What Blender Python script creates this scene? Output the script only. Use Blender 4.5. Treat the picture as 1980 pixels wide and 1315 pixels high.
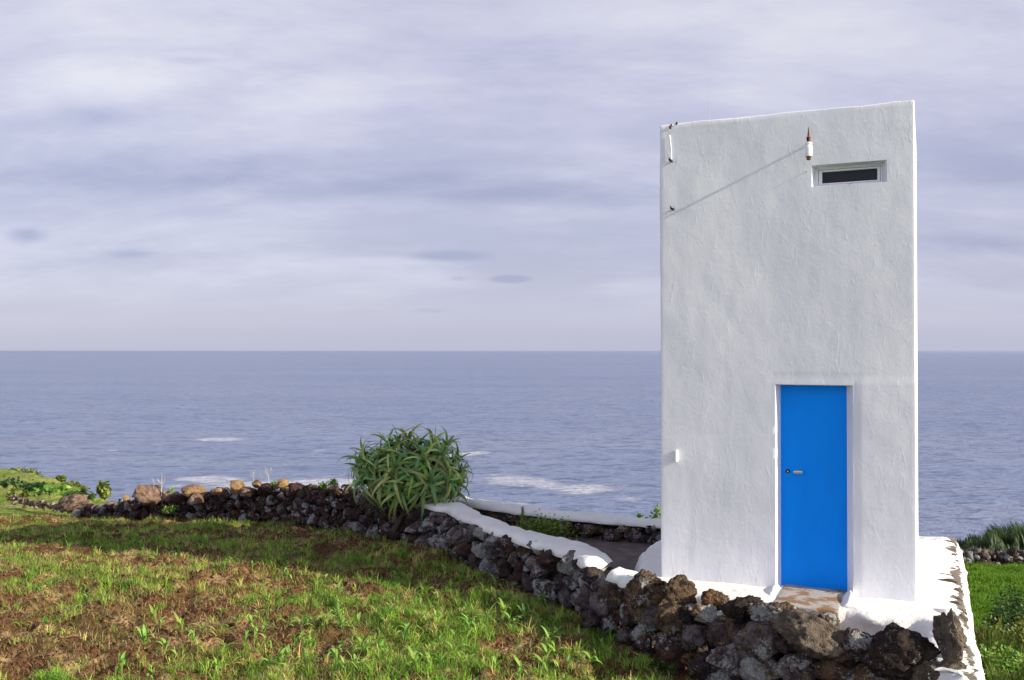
import bpy, bmesh, math, random
import numpy as np
from mathutils import Vector, Matrix
for o in list(bpy.data.objects): bpy.data.objects.remove(o)
S = bpy.context.scene; COL = S.collection
random.seed(7); R = math.radians; PI = math.pi
# ------------------------------------------------------------------ camera
F = 1815.0; PITCH = math.atan(21.5/F)
cam = bpy.data.objects.new('camera', bpy.data.cameras.new('camera')); COL.objects.link(cam)
cam.data.sensor_width = 36; cam.data.lens = 36*F/1980
cam.rotation_euler = (PI/2+PITCH, 0, 0); cam.data.clip_start = .1; cam.data.clip_end = 400000
S.camera = cam
S.render.resolution_x = 1024; S.render.resolution_y = 680
S.view_settings.view_transform = 'Standard'; S.view_settings.look = 'None'
S.view_settings.exposure = 0.5; S.view_settings.gamma = 1
def ray(px, py):
    x = (px-990)/F; y = -(py-657.5)/F
    c, s = math.cos(PITCH), math.sin(PITCH)
    return Vector((x, c-y*s, s+y*c))
def at(px, py, d):
    r = ray(px, py); return r*(d/r.y)
def atz(px, py, z):
    r = ray(px, py); return r*(z/r.z)
# ------------------------------------------------------------------ tower frame
PL = at(1277, 679, 9.60); PR = at(1770.5, 679, 8.63)
ZB = -2.30; TH = 4.62; TD = 3.0
ux = Vector((PR.x-PL.x, PR.y-PL.y, 0)); TW = ux.length; ux.normalize()
ROT = math.atan2(ux.y, ux.x); vin = Vector((-ux.y, ux.x, 0))
def uz(px, py, dep=0.0):
    r = ray(px, py); n = vin
    t = ((PL.x*n.x+PL.y*n.y)+dep)/(r.x*n.x+r.y*n.y)
    p = r*t; q = p-Vector((PL.x, PL.y, ZB))
    return q.dot(ux), q.z
def T2W(u, v, z):
    p = Vector((PL.x, PL.y, ZB))+ux*u+vin*v; return Vector((p.x, p.y, p.z+z))
# ------------------------------------------------------------------ sun and sky
SUN_EL = R(23.8)
head = ROT+PI-R(4.6)                       # heading of the light on the ground
ld = Vector((math.cos(head)*math.cos(SUN_EL), math.sin(head)*math.cos(SUN_EL), -math.sin(SUN_EL)))
sun = bpy.data.objects.new('sun', bpy.data.lights.new('sun', 'SUN')); COL.objects.link(sun)
sun.data.energy = 5.0; sun.data.angle = R(0.53); sun.data.color = (1, .89, .70)
sun.rotation_euler = ld.to_track_quat('-Z', 'Y').to_euler()

def nn(nt, typ, ins=None, **kw):
    n = nt.nodes.new(typ)
    for k, v in kw.items(): setattr(n, k, v)
    if ins:
        for k, v in ins.items():
            if isinstance(v, bpy.types.NodeSocket): nt.links.new(v, n.inputs[k])
            else: n.inputs[k].default_value = v
    return n
def mth(nt, op, a, b=0.0, c=None, clamp=False):
    n = nn(nt, 'ShaderNodeMath', {0: a, 1: b}, operation=op, use_clamp=clamp)
    if c is not None:
        if isinstance(c, bpy.types.NodeSocket): nt.links.new(c, n.inputs[2])
        else: n.inputs[2].default_value = c
    return n.outputs[0]
def mixc(nt, f, a, b, mode='MIX'):
    n = nn(nt, 'ShaderNodeMix', data_type='RGBA', blend_type=mode)
    for i, v in ((0, f), (6, a), (7, b)):
        if isinstance(v, bpy.types.NodeSocket): nt.links.new(v, n.inputs[i])
        elif i == 0: n.inputs[0].default_value = v
        else: n.inputs[i].default_value = tuple(v)+(1,) if len(v) == 3 else v
    return n.outputs[2]
def rng(nt, v, a, b, c=0.0, d=1.0, smooth=True):
    n = nn(nt, 'ShaderNodeMapRange', {0: v, 1: a, 2: b, 3: c, 4: d}, clamp=True)
    if smooth: n.interpolation_type = 'SMOOTHSTEP'
    return n.outputs[0]
def vmap(nt, v, scale=(1, 1, 1), loc=(0, 0, 0), rot=(0, 0, 0)):
    return nn(nt, 'ShaderNodeMapping', {'Vector': v, 'Scale': scale, 'Location': loc, 'Rotation': rot}).outputs[0]
def noise(nt, v, scale, detail=4, rough=.55, dist=0.0):
    return nn(nt, 'ShaderNodeTexNoise', {'Vector': v, 'Scale': scale, 'Detail': detail, 'Roughness': rough, 'Distortion': dist}).outputs[0]

W = bpy.data.worlds.new('World'); S.world = W; W.use_nodes = True
nt = W.node_tree; nt.nodes.clear()
sky = nn(nt, 'ShaderNodeTexSky', sky_type='NISHITA', sun_disc=False)
sky.sun_elevation = SUN_EL; sky.sun_rotation = math.atan2(-ld.x, -ld.y)
gen = nn(nt, 'ShaderNodeTexCoord').outputs['Generated']
sp = nn(nt, 'ShaderNodeSeparateXYZ', {0: gen}); dx, dy, dz = sp.outputs
zc = mth(nt, 'ADD', mth(nt, 'MAXIMUM', dz, 0.0), 0.22)
px_ = mth(nt, 'DIVIDE', dx, zc); py_ = mth(nt, 'DIVIDE', dy, zc)
pl = nn(nt, 'ShaderNodeCombineXYZ', {0: px_, 1: py_, 2: 0.0}).outputs[0]
n1 = noise(nt, vmap(nt, pl, (.30, .62, 1), (3.1, 1.7, 0), (0, 0, R(8))), 1.0, 5, .48, .5)
n2 = noise(nt, vmap(nt, pl, (1.5, 3.6, 1), (7.3, 2.2, 0), (0, 0, R(-14))), 1.0, 8, .6, .5)
# screen-like angular coordinates of the sky itself: azimuth / elevation slope
az = mth(nt, 'DIVIDE', dx, mth(nt, 'MAXIMUM', dy, .05)); el = mth(nt, 'DIVIDE', dz, mth(nt, 'MAXIMUM', dy, .05))
ang = nn(nt, 'ShaderNodeCombineXYZ', {0: az, 1: el, 2: dy}).outputs[0]
n3 = noise(nt, vmap(nt, ang, (2.4, 9.0, 1), (1.3, .4, 0), (0, 0, R(-5))), 1.0, 9, .60, .2)
s = mth(nt, 'ADD', mth(nt, 'MULTIPLY', n1, .35), mth(nt, 'ADD', mth(nt, 'MULTIPLY', n2, .22), mth(nt, 'MULTIPLY', n3, .43)))
s = rng(nt, s, .38, .62)
fadeh = rng(nt, el, .01, .10)
s = mth(nt, 'ADD', mth(nt, 'MULTIPLY', s, fadeh), mth(nt, 'MULTIPLY', mth(nt, 'SUBTRACT', 1.0, fadeh), .26))
def blob(px, py, rx, ry, amp, rotd=0, wob=.25):
    cx = (px-990)/F; cy = (679-py)/F
    v = vmap(nt, ang, (1, 1, 0), (-cx, -cy, 0))
    v = vmap(nt, v, (F/rx, F/ry, 0), (0, 0, 0), (0, 0, R(rotd))) if not rotd else vmap(nt, vmap(nt, v, (1, 1, 0), (0, 0, 0), (0, 0, R(rotd))), (F/rx, F/ry, 0))
    l = nn(nt, 'ShaderNodeVectorMath', {0: v}, operation='LENGTH').outputs['Value']
    l = mth(nt, 'ADD', l, mth(nt, 'MULTIPLY', mth(nt, 'SUBTRACT', nsoft, .5), wob*4))
    return mth(nt, 'MULTIPLY', rng(nt, l, 1.3, .1), amp)
nsoft = noise(nt, vmap(nt, ang, (9, 30, 1)), 1.0, 5, .55, .3)
tot = s
for b in [(150, 60, 420, 130, .30, 0), (560, 190, 420, 55, .40, -10), (180, 165, 380, 60, .35, -8), (900, 60, 320, 140, -.30, 0), (1350, 60, 420, 90, .30, 0), (1250, 200, 300, 80, .25, 5),
          (330, 330, 520, 45, -.45, -2), (950, 370, 560, 34, -.40, 2), (100, 230, 260, 25, -.3, -5), (1860, 330, 240, 60, -.3, 0), (1900, 470, 160, 22, -.35, 3), (1900, 160, 220, 90, .2, 0),
          (600, 440, 700, 30, .10, 0), (500, 560, 700, 45, .10, 0),
          (1000, 650, 1600, 30, -.12, 0)]:
    tot = mth(nt, 'ADD', tot, blob(*b))
for b in [(985, 540, 44, 9, -.75, 0, .16), (50, 455, 46, 18, -.7, 0, .16), (245, 490, 66, 11, -.5, 0, .16), (870, 495, 84, 13, -.5, 0, .18), (885, 538, 22, 5, -.3, 0, .1), (830, 601, 40, 6, -.2, 0, .1), (360, 115, 60, 10, -.35, 0, .15)]:
    tot = mth(nt, 'ADD', tot, blob(*b))
cr = nn(nt, 'ShaderNodeValToRGB', {0: mth(nt, 'ADD', mth(nt, 'MULTIPLY', tot, .62), .2, clamp=True)})
e = cr.color_ramp.elements
e[0].position = 0.0; e[0].color = (.36, .375, .55, 1); e[1].position = 1.0; e[1].color = (.775, .76, .83, 1)
m = e.new(.5); m.color = (.56, .56, .71, 1)
cloud = cr.outputs[0]
# sky brightness shaped for fill light: dim overhead, brighter low behind camera and sunward
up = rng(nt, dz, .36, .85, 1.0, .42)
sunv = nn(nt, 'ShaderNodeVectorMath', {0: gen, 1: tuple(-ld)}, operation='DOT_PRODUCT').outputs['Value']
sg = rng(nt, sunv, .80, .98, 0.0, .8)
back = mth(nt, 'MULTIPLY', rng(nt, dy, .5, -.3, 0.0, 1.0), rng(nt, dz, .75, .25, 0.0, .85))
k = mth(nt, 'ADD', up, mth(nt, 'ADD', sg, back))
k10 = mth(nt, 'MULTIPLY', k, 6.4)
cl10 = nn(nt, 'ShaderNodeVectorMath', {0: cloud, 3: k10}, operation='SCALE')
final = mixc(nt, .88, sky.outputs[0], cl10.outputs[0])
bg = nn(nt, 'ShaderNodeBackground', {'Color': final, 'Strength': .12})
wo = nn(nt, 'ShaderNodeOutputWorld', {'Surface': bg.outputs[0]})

# ------------------------------------------------------------------ helpers
def tag(o, label=None, cat=None, group=None, kind=None):
    if label: o['label'] = label
    if cat: o['category'] = cat
    if group: o['group'] = group
    if kind: o['kind'] = kind
    return o
def empty(name, loc=(0, 0, 0), rz=0):
    o = bpy.data.objects.new(name, None); o.empty_display_size = .2
    COL.objects.link(o); o.location = loc; o.rotation_euler = (0, 0, rz); return o
def link(name, me, mat=None, parent=None, smooth=True):
    o = bpy.data.objects.new(name, me); COL.objects.link(o)
    if parent: o.parent = parent
    if mat and not me.materials: me.materials.append(mat)
    return o
def smooth(me, f=True): me.polygons.foreach_set('use_smooth', [f]*len(me.polygons))
def mesh_np(name, verts, quads=None, tris=None, cols=None, sm=True):
    verts = np.asarray(verts, np.float32).reshape(-1, 3)
    me = bpy.data.meshes.new(name); me.vertices.add(len(verts)); me.vertices.foreach_set('co', verts.ravel())
    q = np.zeros((0, 4), np.int32) if quads is None else np.asarray(quads, np.int32).reshape(-1, 4)
    t = np.zeros((0, 3), np.int32) if tris is None else np.asarray(tris, np.int32).reshape(-1, 3)
    li = np.concatenate([q.ravel(), t.ravel()]); me.loops.add(len(li)); me.loops.foreach_set('vertex_index', li)
    st = np.concatenate([np.arange(len(q))*4, len(q)*4+np.arange(len(t))*3]).astype(np.int32)
    me.polygons.add(len(st)); me.polygons.foreach_set('loop_start', st)
    me.polygons.foreach_set('use_smooth', np.full(len(st), sm))
    me.update(calc_edges=True)
    if cols is not None:
        a = me.color_attributes.new('tint', 'FLOAT_COLOR', 'POINT')
        c = np.ones((len(verts), 4), np.float32); c[:, :3] = cols; a.data.foreach_set('color', c.ravel())
    me.validate(); return me
def hsh(ix, iy, iz, sd):
    h = (ix.astype(np.int64)*374761393+iy.astype(np.int64)*668265263+iz.astype(np.int64)*2147483647+sd*974634777) & 0xffffffff
    h = ((h ^ (h >> 13))*1274126177) & 0xffffffff
    h = ((h ^ (h >> 16))*2246822519) & 0xffffffff
    return ((h ^ (h >> 15)) & 0xffffff)/float(0xffffff)
def vn(p, sd=0):
    p = np.asarray(p, float); i = np.floor(p).astype(np.int64); f = p-i; f = f*f*f*(f*(f*6-15)+10)
    r = 0
    for a in (0, 1):
        wa = f[:, 0] if a else 1-f[:, 0]
        for b in (0, 1):
            wb = f[:, 1] if b else 1-f[:, 1]
            for c in (0, 1):
                wc = f[:, 2] if c else 1-f[:, 2]
                r = r+wa*wb*wc*hsh(i[:, 0]+a, i[:, 1]+b, i[:, 2]+c, sd)
    return r*2-1
def fbm(p, oct=4, sd=0, gain=.5):
    p = np.asarray(p, float); r = 0; a = 1.0
    for o in range(oct):
        r = r+a*vn(p*(2.03**o)+o*17.3, sd+o); a *= gain
    return r
def sst(x, a, b):
    t = np.clip((x-a)/(b-a), 0, 1); return t*t*(3-2*t)
def bmobj(name, bm, mat, parent=None, sm=False):
    me = bpy.data.meshes.new(name); bm.normal_update(); bm.to_mesh(me); bm.free(); smooth(me, sm)
    return link(name, me, mat, parent)
def bm_box(bm, lo, hi, bev=0):
    v = bmesh.ops.create_cube(bm, size=1)['verts']
    for q in v: q.co = Vector([lo[i]+(q.co[i]+.5)*(hi[i]-lo[i]) for i in range(3)])
    if bev: bmesh.ops.bevel(bm, geom=list({e for q in v for e in q.link_edges}), offset=bev, segments=2, affect='EDGES', profile=.6)
def bm_lathe(bm, prof, n=20, cen=(0, 0, 0)):
    rings = []
    for r, z in prof:
        rings.append([bm.verts.new((cen[0]+r*math.cos(2*PI*k/n), cen[1]+r*math.sin(2*PI*k/n), cen[2]+z)) for k in range(n)])
    for a, b in zip(rings, rings[1:]):
        for k in range(n): bm.faces.new((a[k], a[(k+1) % n], b[(k+1) % n], b[k]))
    bm.faces.new(list(reversed(rings[0]))); bm.faces.new(rings[-1])
def tube_np(pts, rads, n=6):
    V = []; Q = []
    pts = [Vector(p) for p in pts]
    for i, p in enumerate(pts):
        t = (pts[min(i+1, len(pts)-1)]-pts[max(i-1, 0)]).normalized()
        a = t.orthogonal().normalized(); b = t.cross(a)
        for k in range(n): V.append(p+(a*math.cos(2*PI*k/n)+b*math.sin(2*PI*k/n))*rads[i])
    for i in range(len(pts)-1):
        for k in range(n): Q.append((i*n+k, i*n+(k+1) % n, (i+1)*n+(k+1) % n, (i+1)*n+k))
    return [tuple(v) for v in V], Q
def tubes(name, lst, mat, parent=None, n=6):
    V = []; Q = []
    for pts, rads in lst:
        v, q = tube_np(pts, rads, n); o = len(V); V += v; Q += [tuple(i+o for i in f) for f in q]
    return link(name, mesh_np(name, V, Q), mat, parent)

# ------------------------------------------------------------------ materials
def newmat(name):
    m = bpy.data.materials.new(name); m.use_nodes = True; t = m.node_tree; t.nodes.clear()
    out = nn(t, 'ShaderNodeOutputMaterial'); b = nn(t, 'ShaderNodeBsdfPrincipled'); t.links.new(b.outputs[0], out.inputs[0])
    b.inputs['Specular IOR Level'].default_value = .3
    return m, t, b
def setb(t, b, **kw):
    for k, v in kw.items():
        s = b.inputs[k.replace('_', ' ')]
        if isinstance(v, bpy.types.NodeSocket): t.links.new(v, s)
        else: s.default_value = tuple(v)+(1,) if isinstance(v, (tuple, list)) and len(v) == 3 and s.type == 'RGBA' else v
def bump(t, b, h, dist, st=1.0, prev=None):
    n = nn(t, 'ShaderNodeBump', {'Height': h, 'Distance': dist, 'Strength': st})
    if prev: t.links.new(prev, n.inputs['Normal'])
    t.links.new(n.outputs[0], b.inputs['Normal']); return n.outputs[0]
def simple(name, col, rough=.6, metal=0, var=.12, sc=30):
    m, t, b = newmat(name); p = nn(t, 'ShaderNodeTexCoord').outputs['Object']
    n = noise(t, p, sc, 4); c2 = tuple(x*(1-var) for x in col); c3 = tuple(min(1, x*(1+var)) for x in col)
    setb(t, b, Base_Color=mixc(t, rng(t, n, .3, .7), c2, c3), Roughness=rough, Metallic=metal); return m

def stucco():
    m, t, b = newmat('stucco'); p = nn(t, 'ShaderNodeTexCoord').outputs['Object']
    st = noise(t, vmap(t, p, (1.6, 1.6, .35)), 1.6, 5, .6)
    fine = noise(t, vmap(t, p, (1, 1, .5)), 16, 5, .6)
    col = mixc(t, rng(t, st, .35, .65), (.775, .79, .835), (.69, .715, .765))
    col = mixc(t, rng(t, fine, .62, .78, 0, .45), col, (.78, .80, .82))
    stain = noise(t, vmap(t, p, (5, 5, .7)), 1, 4, .6)
    col = mixc(t, rng(t, stain, .56, .8, 0, .4), col, (.58, .64, .64))
    rs = noise(t, vmap(t, p, (9, 9, .5), (4, 1, 2)), 1, 5, .7); col = mixc(t, mth(t, 'MULTIPLY', rng(t, rs, .62, .75, 0, .35), rng(t, noise(t, p, .8, 2), .45, .6)), col, (.60, .57, .50))
    zc_ = nn(t, 'ShaderNodeSeparateXYZ', {0: p}).outputs[2]
    gr = mth(t, 'MULTIPLY', rng(t, zc_, .5, -.05), rng(t, noise(t, vmap(t, p, (1, 1, .6)), 14, 5, .7), .55, .7, 0, .55)); col = mixc(t, gr, col, (.48, .43, .36))
    h1 = noise(t, vmap(t, p, (1.0, 1.0, .75), (0, 0, 0), (0, R(8), 0)), 9, 7, .66, .5)
    h2 = noise(t, vmap(t, p, (1.3, 1.3, .6)), 38, 3, .6, .4)
    vo = nn(t, 'ShaderNodeTexVoronoi', {'Vector': vmap(t, p, (1, 1, .5)), 'Scale': 17, 'Randomness': 1}).outputs[0]
    pk = mth(t, 'MULTIPLY', rng(t, vo, .2, .03), rng(t, noise(t, p, 3.0, 3), .52, .66))
    mid = rng(t, noise(t, vmap(t, p, (1, 1, .33)), 13, 3, .5, 1.4), .58, .72)
    hh = mth(t, 'ADD', mth(t, 'MULTIPLY', h1, .6), mth(t, 'ADD', mth(t, 'MULTIPLY', h2, .16), mth(t, 'ADD', mth(t, 'MULTIPLY', pk, .16), mth(t, 'MULTIPLY', mid, .13))))
    bump(t, b, hh, .008, .6); setb(t, b, Base_Color=col, Roughness=.62, Specular_IOR_Level=.25); return m
def plaster():
    m, t, b = newmat('whitewash'); p = nn(t, 'ShaderNodeNewGeometry').outputs['Position']
    n = noise(t, p, 3, 5, .6); f = noise(t, p, 22, 5, .6)
    col = mixc(t, rng(t, n, .35, .7), (.83, .83, .80), (.74, .74, .72))
    col = mixc(t, rng(t, f, .66, .78, 0, .4), col, (.55, .52, .47))
    bump(t, b, mth(t, 'ADD', noise(t, p, 7, 5, .6), mth(t, 'MULTIPLY', f, .5)), .02, .7)
    setb(t, b, Base_Color=col, Roughness=.75); return m
def platform_mat():
    m, t, b = newmat('whitewashed_platform'); p = nn(t, 'ShaderNodeTexCoord').outputs['Object']
    sx = nn(t, 'ShaderNodeSeparateXYZ', {0: p}); u, v, z = sx.outputs
    n = noise(t, p, 3, 5, .6); f = noise(t, p, 22, 5, .6)
    col = mixc(t, rng(t, n, .35, .7), (.85, .84, .81), (.77, .76, .74))
    # bare grey stone along the right-hand edge: long pointed tongues reaching in
    skew = mth(t, 'ADD', v, mth(t, 'MULTIPLY', u, .25))
    edge = mth(t, 'SUBTRACT', TW+.43, u)
    skew = mth(t, 'SUBTRACT', v, mth(t, 'MULTIPLY', edge, .75))
    wv = mth(t, 'ADD', mth(t, 'MULTIPLY', skew, 2.5), mth(t, 'MULTIPLY', noise(t, p, 4, 4), 1.1))
    vo = nn(t, 'ShaderNodeTexVoronoi', {'W': wv, 'Scale': 1.0, 'Randomness': .9}, voronoi_dimensions='1D')
    rr_ = nn(t, 'ShaderNodeSeparateColor', {0: vo.outputs['Color']}).outputs[0]
    wid = mth(t, 'MULTIPLY', mth(t, 'SUBTRACT', 1.0, mth(t, 'MULTIPLY', vo.outputs['Distance'], 2.5), clamp=True), mth(t, 'ADD', .05, mth(t, 'MULTIPLY', mth(t, 'POWER', rr_, 2.2), .10)))
    wid = mth(t, 'ADD', wid, mth(t, 'MULTIPLY', rng(t, noise(t, p, 3.0, 4), .35, .7), .12))
    inn = mth(t, 'SUBTRACT', wid, edge)
    inn = mth(t, 'ADD', inn, mth(t, 'MULTIPLY', mth(t, 'SUBTRACT', noise(t, p, 30, 3), .5), .05))
    msk = mth(t, 'MULTIPLY', rng(t, inn, 0, .008), rng(t, z, -.16, -.10))
    msk = mth(t, 'MULTIPLY', msk, rng(t, mth(t, 'ADD', edge, mth(t, 'MULTIPLY', mth(t, 'SUBTRACT', noise(t, p, 9, 5, .65), .5), .12)), .02, .04))
    sc = mixc(t, noise(t, vmap(t, p, (3, 12, 3)), 6, 5, .65), (.05, .042, .035), (.23, .195, .16))
    col = mixc(t, msk, col, sc)
    chip = noise(t, vmap(t, p, (1, 1, .5)), 9, 5, .7)
    low = mth(t, 'MULTIPLY', rng(t, z, -.08, -.3), rng(t, chip, .60, .68))
    col = mixc(t, mth(t, 'MULTIPLY', low, .85), col, (.16, .12, .11))
    hh = mth(t, 'ADD', noise(t, p, 7, 5, .6), mth(t, 'SUBTRACT', mth(t, 'MULTIPLY', f, .5), mth(t, 'MULTIPLY', msk, .7)))
    bump(t, b, hh, .02, .7)
    setb(t, b, Base_Color=col, Roughness=.75); return m
def rock(name, c1, c2, lich=.5, lc=(.42, .43, .42), lc2=(.30, .24, .08), rust=-.08, warm=(.17, .095, .045)):
    m, t, b = newmat(name); p = nn(t, 'ShaderNodeNewGeometry').outputs['Position']
    oi = nn(t, 'ShaderNodeObjectInfo').outputs['Random']
    rv = nn(t, 'ShaderNodeTexWhiteNoise', {'W': mth(t, 'MULTIPLY', oi, 91.7)}, noise_dimensions='1D').outputs[0]
    n = noise(t, p, 9, 6, .65); n2 = noise(t, p, 30, 5, .65)
    col = mixc(t, rng(t, mth(t, 'ADD', mth(t, 'MULTIPLY', n, .7), mth(t, 'MULTIPLY', n2, .3)), .36, .64), c1, c2)
    col = mixc(t, rng(t, mth(t, 'ADD', noise(t, p, 5, 3), mth(t, 'MULTIPLY', mth(t, 'SUBTRACT', oi, .5), .35)), .58-rust, .72-rust, 0, .75), col, warm)
    a = noise(t, p, 6.5, 3, .5, .3); bb = noise(t, p, 36, 5, .72)
    th = mth(t, 'ADD', .70-.16*lich, mth(t, 'MULTIPLY', mth(t, 'SUBTRACT', .55, rv), .22))
    v = mth(t, 'ADD', mth(t, 'MULTIPLY', a, .58), mth(t, 'MULTIPLY', bb, .42))
    lm = rng(t, mth(t, 'SUBTRACT', v, th), -.035, .03)
    lcol = mixc(t, rng(t, bb, .4, .7), tuple(x*.6 for x in lc), lc)
    col = mixc(t, mth(t, 'MULTIPLY', lm, .9), col, lcol)
    y = rng(t, noise(t, vmap(t, p, (1, 1, 1), (5, 3, 9)), 11, 5, .7), .60, .68, 0, .7*lich)
    col = mixc(t, y, col, lc2)
    col = mixc(t, mth(t, 'MULTIPLY', rng(t, noise(t, vmap(t, p, (1, 1, 1), (2, 8, 1)), 46, 3, .6), .66, .72), .7*min(1, lich+.2)), col, (.62, .62, .60))
    vo = nn(t, 'ShaderNodeTexVoronoi', {'Vector': p, 'Scale': 55}).outputs[0]
    hh = mth(t, 'ADD', mth(t, 'MULTIPLY', n2, 1.0), mth(t, 'ADD', mth(t, 'MULTIPLY', rng(t, vo, 0, .5), .35), mth(t, 'MULTIPLY', noise(t, p, 90, 3, .6), .3)))
    bump(t, b, hh, .03, 1.0); setb(t, b, Base_Color=col, Roughness=.93, Specular_IOR_Level=.15); return m
def blade(name, k=1.0, trans=.35, rough=.55):
    m = bpy.data.materials.new(name); m.use_nodes = True; t = m.node_tree; t.nodes.clear()
    a = nn(t, 'ShaderNodeAttribute', attribute_name='tint').outputs[0]
    pz = nn(t, 'ShaderNodeNewGeometry').outputs['Position']
    c = mixc(t, rng(t, noise(t, pz, 14, 3), .3, .7, 0, .35), a, mixc(t, 1.0, a, (.55, .6, .5), 'MULTIPLY'))
    b = nn(t, 'ShaderNodeBsdfPrincipled', {'Base Color': c, 'Roughness': rough, 'Specular IOR Level': .22})
    tr = nn(t, 'ShaderNodeBsdfTranslucent', {'Color': mixc(t, 1.0, c, (1.0, 1.15, .6), 'MULTIPLY')})
    mx = nn(t, 'ShaderNodeMixShader', {0: trans, 1: b.outputs[0], 2: tr.outputs[0]})
    nn(t, 'ShaderNodeOutputMaterial', {0: mx.outputs[0]}); return m
def soil(name, green=0.0):
    m, t, b = newmat(name); p = nn(t, 'ShaderNodeNewGeometry').outputs['Position']
    n = noise(t, p, 2.2, 5, .6); f = noise(t, p, 24, 5, .7); g = noise(t, vmap(t, p, (1.2, .8, 1), (4, 9, 0)), 1.3, 5, .6)
    col = mixc(t, rng(t, f, .35, .65), (.045, .022, .012), (.21, .10, .048))
    col = mixc(t, mth(t, 'MULTIPLY', rng(t, n, .48, .66), rng(t, f, .42, .56)), col, (.52, .35, .18))
    col = mixc(t, mth(t, 'MULTIPLY', rng(t, g, .46, .6), rng(t, noise(t, p, 40, 4), .45, .6, 0, .7)), col, (.10, .115, .035))
    if green: col = mixc(t, green, col, mixc(t, rng(t, noise(t, p, 3, 6, .7), .35, .65), (.07, .13, .016), (.15, .25, .03)))
    bump(t, b, mth(t, 'ADD', f, mth(t, 'MULTIPLY', noise(t, p, 80, 4), .5)), .03, 1.0)
    setb(t, b, Base_Color=col, Roughness=.95, Specular_IOR_Level=.1); return m
def slope_mat():
    m, t, b = newmat('headland_grass'); p = nn(t, 'ShaderNodeNewGeometry').outputs['Position']
    n = noise(t, vmap(t, p, (.5, .5, 1.6)), .8, 6, .65); f = noise(t, p, 3.5, 5, .7)
    col = mixc(t, rng(t, n, .38, .62), (.17, .27, .035), (.40, .43, .12))
    col = mixc(t, rng(t, f, .5, .7, 0, .8), col, (.06, .11, .015))
    col = mixc(t, rng(t, noise(t, vmap(t, p, (.3, .3, 2)), 1.1, 4), .58, .68, 0, .6), col, (.36, .33, .18))
    bump(t, b, f, .5, .8); setb(t, b, Base_Color=col, Roughness=.9, Specular_IOR_Level=.1); return m
def door_mat():
    m, t, b = newmat('blue_paint'); p = nn(t, 'ShaderNodeTexCoord').outputs['Object']
    n = noise(t, vmap(t, p, (1, 1, .3)), 3, 4); f = noise(t, vmap(t, p, (3, 3, 1)), 30, 4)
    col = mixc(t, rng(t, n, .3, .7), (.0, .225, .84), (.0, .26, .95))
    bump(t, b, f, .002, .5); setb(t, b, Base_Color=col, Roughness=.55, Specular_IOR_Level=.12); return m
def concrete():
    m, t, b = newmat('worn_concrete'); p = nn(t, 'ShaderNodeTexCoord').outputs['Object']
    n = noise(t, vmap(t, p, (1.0, 1.3, 1)), 3.0, 8, .68, .3); f = noise(t, p, 60, 4)
    col = mixc(t, rng(t, f, .3, .7), (.33, .30, .26), (.47, .44, .40))
    col = mixc(t, rng(t, n, .49, .55), col, (.25, .15, .085))
    bump(t, b, mth(t, 'SUBTRACT', f, n), .01, .6); setb(t, b, Base_Color=col, Roughness=.9); return m
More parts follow.
